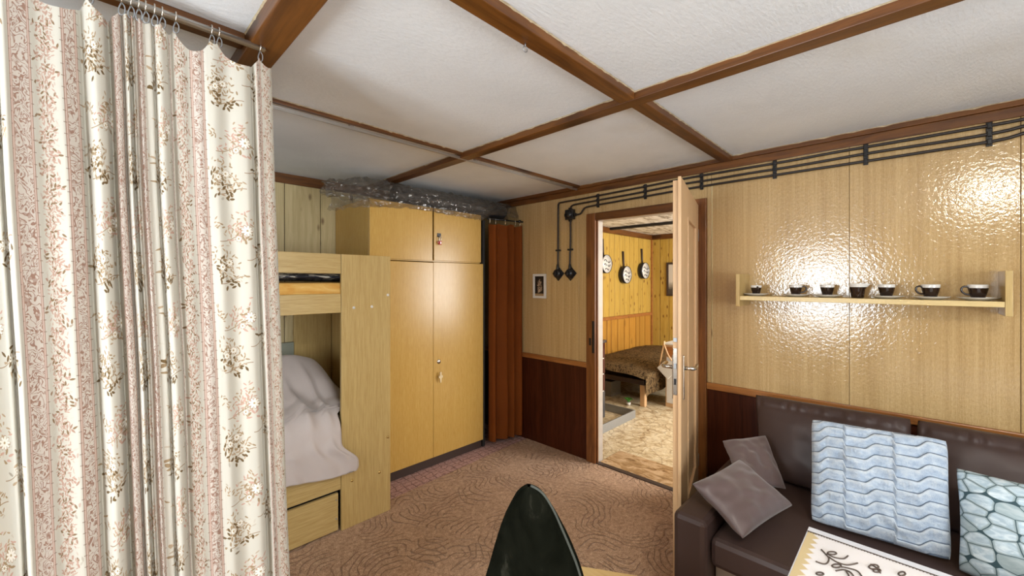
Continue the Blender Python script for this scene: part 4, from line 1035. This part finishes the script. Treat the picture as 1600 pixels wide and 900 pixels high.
# closing band between the two shells
for s_ in (-1, 1):
    m = MB(); dense = smooth_line([(z, w_, cx) for z, w_, cx in rows], 5)
    def bandf(u, v):
        z, w_, cx = dense[round(v * (len(dense) - 1))]
        sh_ = 0.010 * smoothstep(0.95, 0.80, z)
        return CB + rgt * (cx + s_ * w_ + u * sh_) + fwd * (0.014 * u) + Vector((0, 0, z))
    m.grid(bandf, 4, len(dense) - 1).build('side_band', 'velvet', vc)
def chair_seat(u, v):
    a = u * 2 * math.pi; prof = [(0.001, 0.462), (0.19, 0.462), (0.205, 0.440), (0.20, 0.405), (0.001, 0.402)]
    i = v * 4; k = min(int(i), 3); f = i - k
    r_ = prof[k][0] * (1 - f) + prof[k + 1][0] * f; z = prof[k][1] * (1 - f) + prof[k + 1][1] * f
    return CB - fwd * 0.20 + rgt * (r_ * math.cos(a)) + fwd * (r_ * 0.9 * math.sin(a)) + Vector((0, 0, z))
MB().grid(chair_seat, 36, 12).build('seat', 'velvet', vc, recalc=True)
for sx, sy in ((-1, 0.03), (1, 0.03), (-1, 0.34), (1, 0.34)):
    p = CB + rgt * (0.13 * sx) - fwd * sy
    MB().tube([(p.x, p.y, 0.405), (p.x + 0.02 * sx * rgt.x, p.y + 0.02 * sx * rgt.y, 0.0095)], [0.018, 0.012], 10).build('leg', 'plinth', vc)

stl = thing('stool', 'low pale wooden stool beside the velvet chair, only a corner of its top visible', 'stool', (1.14, 0.70, 0.008))
e1 = Vector((0.507, -0.862, 0)); e2 = Vector((-0.862, -0.507, 0)); O = Vector((1.165, 0.984, 0))
SM = Matrix(((e1.x, e2.x, 0, O.x), (e1.y, e2.y, 0, O.y), (0, 0, 1, 0), (0, 0, 0, 1)))
MB().box(0, 0.42, 0, 0.27, 0.425, 0.452, 0.004, SM).build('top', 'table_wood', stl, recalc=True)
for a in (0.02, 0.36):
    for b in (0.02, 0.21): MB().box(a, a + 0.04, b, b + 0.04, 0.008, 0.425, 0.003, SM).build('leg', 'table_wood', stl, recalc=True)

# ------------------------------------------------------------------ floral curtain in the foreground
fc = thing('floral_curtain', 'cream curtain printed with flowers and pink-brown scroll stripes, hanging in front of the bunk bed', 'curtain', (0.12, 1.47, 0.03))
CT = [(-0.206, 0.0, 0.2), (-0.176, 0.03, 0.26), (-0.154, 0.035, 0.31), (-0.138, 0.02, 0.34), (-0.132, 0.035, 0.36), (-0.125, -0.012, 0.375), (-0.118, -0.02, 0.39), (-0.113, -0.012, 0.4), (-0.098, -0.004, 0.43), (-0.081, 0.0, 0.462), (-0.069, 0.006, 0.485), (-0.057, 0.002, 0.51), (-0.043, -0.004, 0.53), (-0.031, -0.006, 0.546), (-0.018, 0.004, 0.566), (-0.005, 0.018, 0.59), (0.003, 0.034, 0.6), (0.009, 0.01, 0.615), (0.018, -0.014, 0.64), (0.029, -0.018, 0.665), (0.041, -0.006, 0.69), (0.049, 0.03, 0.7), (0.053, 0.036, 0.71), (0.058, 0.004, 0.802), (0.065, -0.002, 0.825), (0.073, 0.006, 0.86), (0.077, 0.024, 0.87), (0.081, -0.004, 0.63), (0.086, -0.01, 0.65), (0.092, 0.014, 0.665), (0.096, -0.006, 0.68), (0.102, 0.012, 0.7), (0.106, 0.008, 0.946), (0.112, -0.004, 0.965), (0.118, 0.006, 0.99), (0.123, 0.004, 1.0), (0.134, 0.002, 1.005), (0.14, 0.018, 1.02), (0.144, -0.006, 1.065), (0.155, -0.01, 1.09), (0.166, 0.004, 1.11), (0.175, 0.022, 1.27), (0.182, 0.006, 1.275), (0.198, 0.0, 1.31), (0.217, 0.004, 1.346), (0.234, 0.0, 1.368), (0.25, 0.004, 1.39), (0.255, -0.002, 1.4), (0.273, -0.008, 1.43), (0.299, 0.004, 1.46), (0.322, -0.008, 1.49), (0.346, -0.014, 1.515), (0.361, 0.0, 1.53), (0.371, 0.02, 1.535), (0.374, -0.006, 1.56), (0.379, -0.014, 1.64), (0.39, 0.0, 1.655), (0.4, -0.004, 1.68), (0.411, -0.004, 1.715), (0.422, 0.004, 1.735), (0.43, 0.02, 1.745)]
HK = [-0.198, -0.118, -0.005, 0.053, 0.071, 0.086, 0.1, 0.118, 0.134, 0.163, 0.245, 0.263, 0.370]
ZB = 0.03
# extend to the left with more folds out of the frame
ext = [(-0.206 - 0.05 * i, 0.03 * math.sin(i * 1.9), 0.2 - 0.06 * i + 0.8) for i in range(7, 0, -1)]
CT2 = [(x, d, u) for x, d, u in ext] + CT
HK2 = [-0.52, -0.42, -0.33, -0.26] + HK + [0.415]
def ztop(x):
    if x <= HK2[0]: return 2.18
    for a, b in zip(HK2[:-1], HK2[1:]):
        if a <= x <= b:
            f = (x - a) / (b - a); return 2.184 - min(0.046, 0.55 * (b - a)) * (4 * f * (1 - f)) ** 0.7
    return 2.184 - 0.25 * (x - HK2[-1])
cols = []
for i in range(len(CT2) - 1):
    k = 6
    for j in range(k):
        t = j / k; p = catmull(CT2, (i + t) / (len(CT2) - 1))
        x = CT2[i][0] + (CT2[i + 1][0] - CT2[i][0]) * t
        u = CT2[i][2] + (CT2[i + 1][2] - CT2[i][2]) * t
        cols.append((x, p.y, u))
cols.append(CT2[-1])
NV = 64
m = MB(); m.uv = m.bm.loops.layers.uv.new('UVMap'); Vs = []; UVs = []
for x, dep, u in cols:
    xt = x - 0.020; zt = ztop(xt); cv = []; cu_ = []
    for j in range(NV + 1):
        v = j / NV; v = v ** 1.15
        z = zt + (ZB - zt) * v
        g_ = 0.75 + 0.25 * smoothstep(0.0, 0.25, v)
        sx = 0.0245 * (1.43 - z) / 0.72
        y = 1.47 + dep * g_ + 0.010 * nz(x * 6, z * 1.3, 2.0) + 0.004 * nz(x * 25, z * 3)
        cv.append(m.bm.verts.new((x + sx + 0.003 * nz(x * 10, z * 2, 7), y, z))); cu_.append((u, z + 2.0))
    Vs.append(cv); UVs.append(cu_)
for i in range(len(cols) - 1):
    if abs(UVs[i][0][0] - UVs[i + 1][0][0]) > 0.12: ua = None
    for j in range(NV):
        f = m.bm.faces.new((Vs[i][j], Vs[i + 1][j], Vs[i + 1][j + 1], Vs[i][j + 1])); f.smooth = True
        for lp, q in zip(f.loops, ((i, j), (i + 1, j), (i + 1, j + 1), (i, j + 1))): lp[m.uv].uv = UVs[q[0]][q[1]]
m.build('cloth', 'floral', fc)
MB().tube([(-1.26, 1.475, 2.222), (0.385, 1.485, 2.222)], 0.0095, 12).build('rod', 'alu', fc)
MB().tube([(0.372, 1.485, 2.222), (0.385, 1.487, 2.222), (0.395, 1.490, 2.228)], [0.006, 0.004, 0.002], 8).build('rod_end', 'chrome', fc)
for x in HK2[:-1]:
    m = MB(); yc = 1.48
    m.tube([(x, yc + 0.0145 * math.cos(a * math.pi / 8), 2.220 + 0.0145 * math.sin(a * math.pi / 8)) for a in range(17)], 0.0018, 6, False)
    rg = m.build('ring', 'chrome', fc)
    m = MB(); m.tube(smooth_line([(x, yc - 0.004, 2.207), (x + 0.006, yc - 0.008, 2.196), (x + 0.005, yc - 0.009, 2.178), (x - 0.003, yc - 0.010, 2.172), (x - 0.006, yc - 0.009, 2.184), (x - 0.001, yc - 0.006, 2.204)], 4), 0.0016, 6)
    m.build('clip', 'steel', rg)
hk = MB()
hk.tube([(0.975, 0.895, 2.247), (0.975, 0.895, 2.238)], 0.002, 6)
hk.tube([(0.975 + 0.009 * math.cos(a * math.pi / 8), 0.895, 2.2285 + 0.009 * math.sin(a * math.pi / 8)) for a in range(17)], 0.0018, 6, False)
hk.build('hook', 'steel', label='small metal ring hook screwed into the ceiling beam', cat='hook')

# ------------------------------------------------------------------ the far room through the doorway
fw_l = box('wall_left', (XB + 0.09, 6.84, 3.262, 3.35, 0, ZC), 'pine_dado', bev=0, kind='structure')
x = 2.96
while x < 6.74:
    box('plank', (x + 0.004, min(x + 0.148, 6.756), 3.250, 3.262, 0.955, 2.20), 'pine_far', fw_l, 0.004); x += 0.152
x = 2.96; i = 0
while x < 6.74:
    w = (0.20, 0.16, 0.22, 0.12, 0.19)[i % 5]
    box('plank', (x + 0.008, min(x + w - 0.008, 6.756), 3.246, 3.262, 0.0, 0.905), 'pine_dado', fw_l, 0.004); x += w; i += 1
box('dado_rail', (XB + 0.09, 6.76, 3.232, 3.262, 0.905, 0.955), 'rail', fw_l, 0.004)
fw_b = box('wall_back', (6.772, 6.86, -0.8, 3.35, 0, ZC), 'pine_dado', bev=0, kind='structure')
y = 3.246
while y > -0.78:
    box('plank', (6.760, 6.772, max(y - 0.148, -0.8), y - 0.004, 0.0, 2.20), 'pine_far', fw_b, 0.004); y -= 0.152
trim(11, (XB + 0.09, 6.76, 3.225, 3.262, 2.20, ZC), 'beam'); trim(12, (6.73, 6.772, -0.8, 3.225, 2.20, ZC), 'beam_y')
trim(13, (5.36, 5.42, -0.8, 3.225, 2.245, ZC), 'dark')
trim(14, (6.735, 6.760, 3.222, 3.246, 0.4, 2.20), 'rail')
fs = MB(); fs.box(XB + 0.08, 3.7, -0.88, -0.80, 0, ZC).box(6.1, 6.86, -0.88, -0.80, 0, ZC).box(3.7, 6.1, -0.88, -0.80, 0, 0.8).box(3.7, 6.1, -0.88, -0.80, 2.0, ZC)
fs.build('wall_front', 'pine_far', kind='structure')
box('wall_near', (XB + 0.081, XB + 0.09, -0.8, DY0 - 0.02, 0, ZC), 'pine_far', bev=0, kind='structure')
box('door_mat', (XB + 0.038, 3.215, 1.068, 1.835, 0.0, 0.010), 'furrug', bev=0.003, label='brown mottled mat just beyond the doorway', cat='mat')

# bed with printed cover
fb_ = thing('daybed', 'low bed under a brown animal-print cover in the far room', 'bed', (5.4, 2.7, 0))
box('base', (4.52, 6.40, 2.26, 3.18, 0.26, 0.32), 'plinth', fb_, 0.004)
for x in (4.55, 6.30):
    for y in (2.27, 3.10): box('leg', (x, x + 0.06, y, y + 0.06, 0, 0.26), 'doorwood', fb_, 0.004)
m = MB()
def cvf(u, v):
    # sheet: across y from hanging side to the wall; along x from the foot end
    x = 4.45 + 1.98 * u
    if v < 0.3:
        t = v / 0.3; y = 2.205 + 0.012 * math.sin(x * 14) * (1 - t); z = 0.165 + 0.235 * t
    else:
        t = (v - 0.3) / 0.7; y = 2.205 + 0.99 * t; z = 0.402 + 0.05 * math.sin(t * 2.6) + 0.012 * nz(x * 4, y * 4)
    z -= 0.055 * smoothstep(0.04, 0.0, u) * (1 if v >= 0.3 else 0.3)
    return Vector((x, y, z))
m.grid(cvf, 60, 40).build('bed_cover', 'cover', label='brown animal-print cover draped over the low bed in the far room', cat='bedspread')
box('box', (4.66, 4.90, 2.78, 3.00, 0.0, 0.19), plain('grey_carton', (0.20, 0.19, 0.18), 0.7), label='grey carton pushed under the bed in the far room', cat='box', bev=0.004)

# tiled stove with its tray
st = thing('stove', 'dark brown tiled stove with pale joints in the far room', 'stove', (3.60, 2.70, 0))
box('body', (3.30, 3.905, 2.418, 3.02, 0.0, 0.815), plain('pale_joint', (0.62, 0.56, 0.50), 0.5), st, 0.002)
box('cap', (3.29, 3.925, 2.398, 3.03, 0.815, 0.845), 'plinth', st, 0.004)
bt = plain('brown_glazed_tile', (0.070, 0.020, 0.012), 0.18); gt = plain('grey_lower_tile', (0.075, 0.070, 0.070), 0.3)
for i, (z0, z1) in enumerate(((0.005, 0.285), (0.297, 0.470), (0.482, 0.640), (0.652, 0.812))):
    for j in range(3):
        xa = 3.302 + 0.2017 * j
        box('tile', (xa, xa + 0.196, 2.408, 2.420, z0, z1), gt if i == 0 else bt, st, 0.003)
    for j in range(3):
        ya = 2.412 + 0.2017 * j
        box('tile', (3.903, 3.915, ya, ya + 0.196, z0, z1), gt if i == 0 else bt, st, 0.003)
ty = thing('spill_tray', 'grey metal frame on the floor around the stove in the far room', 'tray', (3.7, 2.35, 0))
for b in ((3.25, 4.13, 2.165, 2.180), (4.115, 4.13, 2.180, 2.60)): box('edge', (b[0], b[1], b[2], b[3], 0, 0.085), 'steel', ty, 0.002)

# pans on the wall
def pan(x, z, r, lab, with_handle=True):
    p = thing('wall_pan', lab, 'pan', (x, 3.25, z), 'decorated pans on the far room wall')
    RX = Matrix.Rotation(R(90), 4, 'X')
    m = MB(); m.lathe([(0, 0.0), (r * 0.9, 0.0), (r, 0.015), (r, 0.085), (r * 0.96, 0.085), (r * 0.94, 0.070)], (x, 3.248, z), 30, RX); m.build('pan', 'black', p)
    m = MB(); m.lathe([(0, 0.080), (r * 0.955, 0.080), (r * 0.955, 0.072), (0, 0.072)], (x, 3.248, z), 30, RX); fc_ = m.build('face', 'porcelain', p)
    m = MB()
    for dx, dz, w_ in ((-0.35, 0.30, 0.22), (0.35, 0.30, 0.22), (-0.38, -0.12, 0.20), (0.36, -0.10, 0.22), (-0.18, -0.55, 0.12), (0.22, -0.55, 0.12)):
        m.tube([(x + r * (dx + w_ * math.cos(a)), 3.166, z + r * (dz + w_ * 0.7 * math.sin(a))) for a in [dx * 5 + math.pi * (0.3 + 1.3 * k / 6) for k in range(7)]], [r * 0.02] + [r * 0.045] * 5 + [r * 0.02], 6)
    m.build('print', 'black', fc_)
    if with_handle:
        m = MB(); m.tube([(x, 3.225, z + r * 0.9), (x, 3.232, z + r + 0.07), (x - 0.01, 3.238, z + r + 0.23)], [0.010, 0.014, 0.018], 8); m.build('handle', 'plinth', p)
pan(5.195, 1.735, 0.135, 'decorated pan with white face, partly cut off by the door jamb')
pan(5.780, 1.585, 0.135, 'decorated pan with white face hanging lowest, middle of the three')
pan(6.390, 1.660, 0.135, 'decorated pan with white face nearest the far room corner')
pic = thing('wall_picture', 'dark-framed picture on the end wall of the far room', 'picture', (6.76, 2.75, 1.5))
for b in ((2.55, 2.975, 1.24, 1.275), (2.55, 2.975, 1.765, 1.80), (2.55, 2.585, 1.275, 1.765), (2.94, 2.975, 1.275, 1.765)): box('frame', (6.738, 6.760, b[0], b[1], b[2], b[3]), 'plinth', pic, 0.003)
def pic2():
    g = G('landscape_print'); v = g.coord(); x, y, z = g.sep(v)
    return g.set(g.ramp(g.maprange(z + g.noise(v, 8, 3) * 0.15, 1.35, 1.65), [(0.2, (0.06, 0.05, 0.04)), (0.5, (0.32, 0.28, 0.22)), (0.8, (0.62, 0.56, 0.48))]), 0.4)
box('print', (6.748, 6.758, 2.585, 2.94, 1.275, 1.765), pic2(), pic, 0)
# cabinet and the bag hanging on it
cbn = thing('side_cabinet', 'narrow pale-topped wooden cabinet beside the bed in the far room', 'cabinet', (4.98, 1.85, 0))
box('top', (4.74, 5.22, 1.60, 2.130, 0.735, 0.755), 'white', cbn, 0.003)
box('body', (4.76, 5.20, 1.62, 2.11, 0.0, 0.734), 'doorwood', cbn, 0.003)
box('drawer', (4.750, 4.762, 1.64, 2.095, 0.60, 0.71), 'rail', cbn, 0.003)
box('door', (4.750, 4.762, 1.64, 2.095, 0.05, 0.585), 'white', cbn, 0.003)
bgo = thing('hanging_bag', 'white cloth bag hanging by its strap from the corner of the far room cabinet', 'bag', (4.70, 2.08, 0.75))
m = MB(); m.prism([(2.19, 0.455), (2.06, 0.335), (1.98, 0.42), (1.985, 0.56), (2.10, 0.545)], -0.012, 0.012, Matrix(((0, 0, 1, 4.708), (1, 0, 0, 0), (0, 1, 0, 0), (0, 0, 0, 1))), 0.006); m.build('pouch', 'porcelain', bgo, recalc=True)
for e_ in ((2.165, 0.47), (2.01, 0.55)):
    m = MB(); m.tube([(4.715, e_[0], e_[1]), (4.722, 0.5 * e_[0] + 0.5 * 2.115, 0.62), (4.726, 2.115, 0.740), (4.731, 2.114, 0.768), (4.742, 2.114, 0.769)], 0.010, 6); m.build('strap', 'doorwood', bgo)
# green toy on the floor
gl = thing('green_plant', 'little green leafy sprig on the floor before the bed in the far room', 'plant', (4.50, 2.45, 0))
m = MB(); m.lathe([(0, 0), (0.022, 0), (0.028, 0.03), (0.02, 0.032), (0, 0.03)], (4.50, 2.45, 0), 14); m.build('pot', 'white', gl)
gm = plain('fresh_green', (0.09, 0.34, 0.05), 0.5)
for k in range(7):
    a = k * 0.9; r0 = 0.05 + 0.012 * (k % 3)
    m = MB()
    def lf(u, v):
        w_ = 0.017 * math.sin(math.pi * min(1, u * 0.95 + 0.05)); q = (v - 0.5) * 2 * w_
        rr = u * r0
        return Vector((4.50 + rr * math.cos(a) - q * math.sin(a), 2.45 + rr * math.sin(a) + q * math.cos(a), 0.03 + 0.05 * math.sin(u * 2.2) + 0.004 * abs(v - 0.5)))
    m.grid(lf, 6, 2).build('leaf', gm, gl)
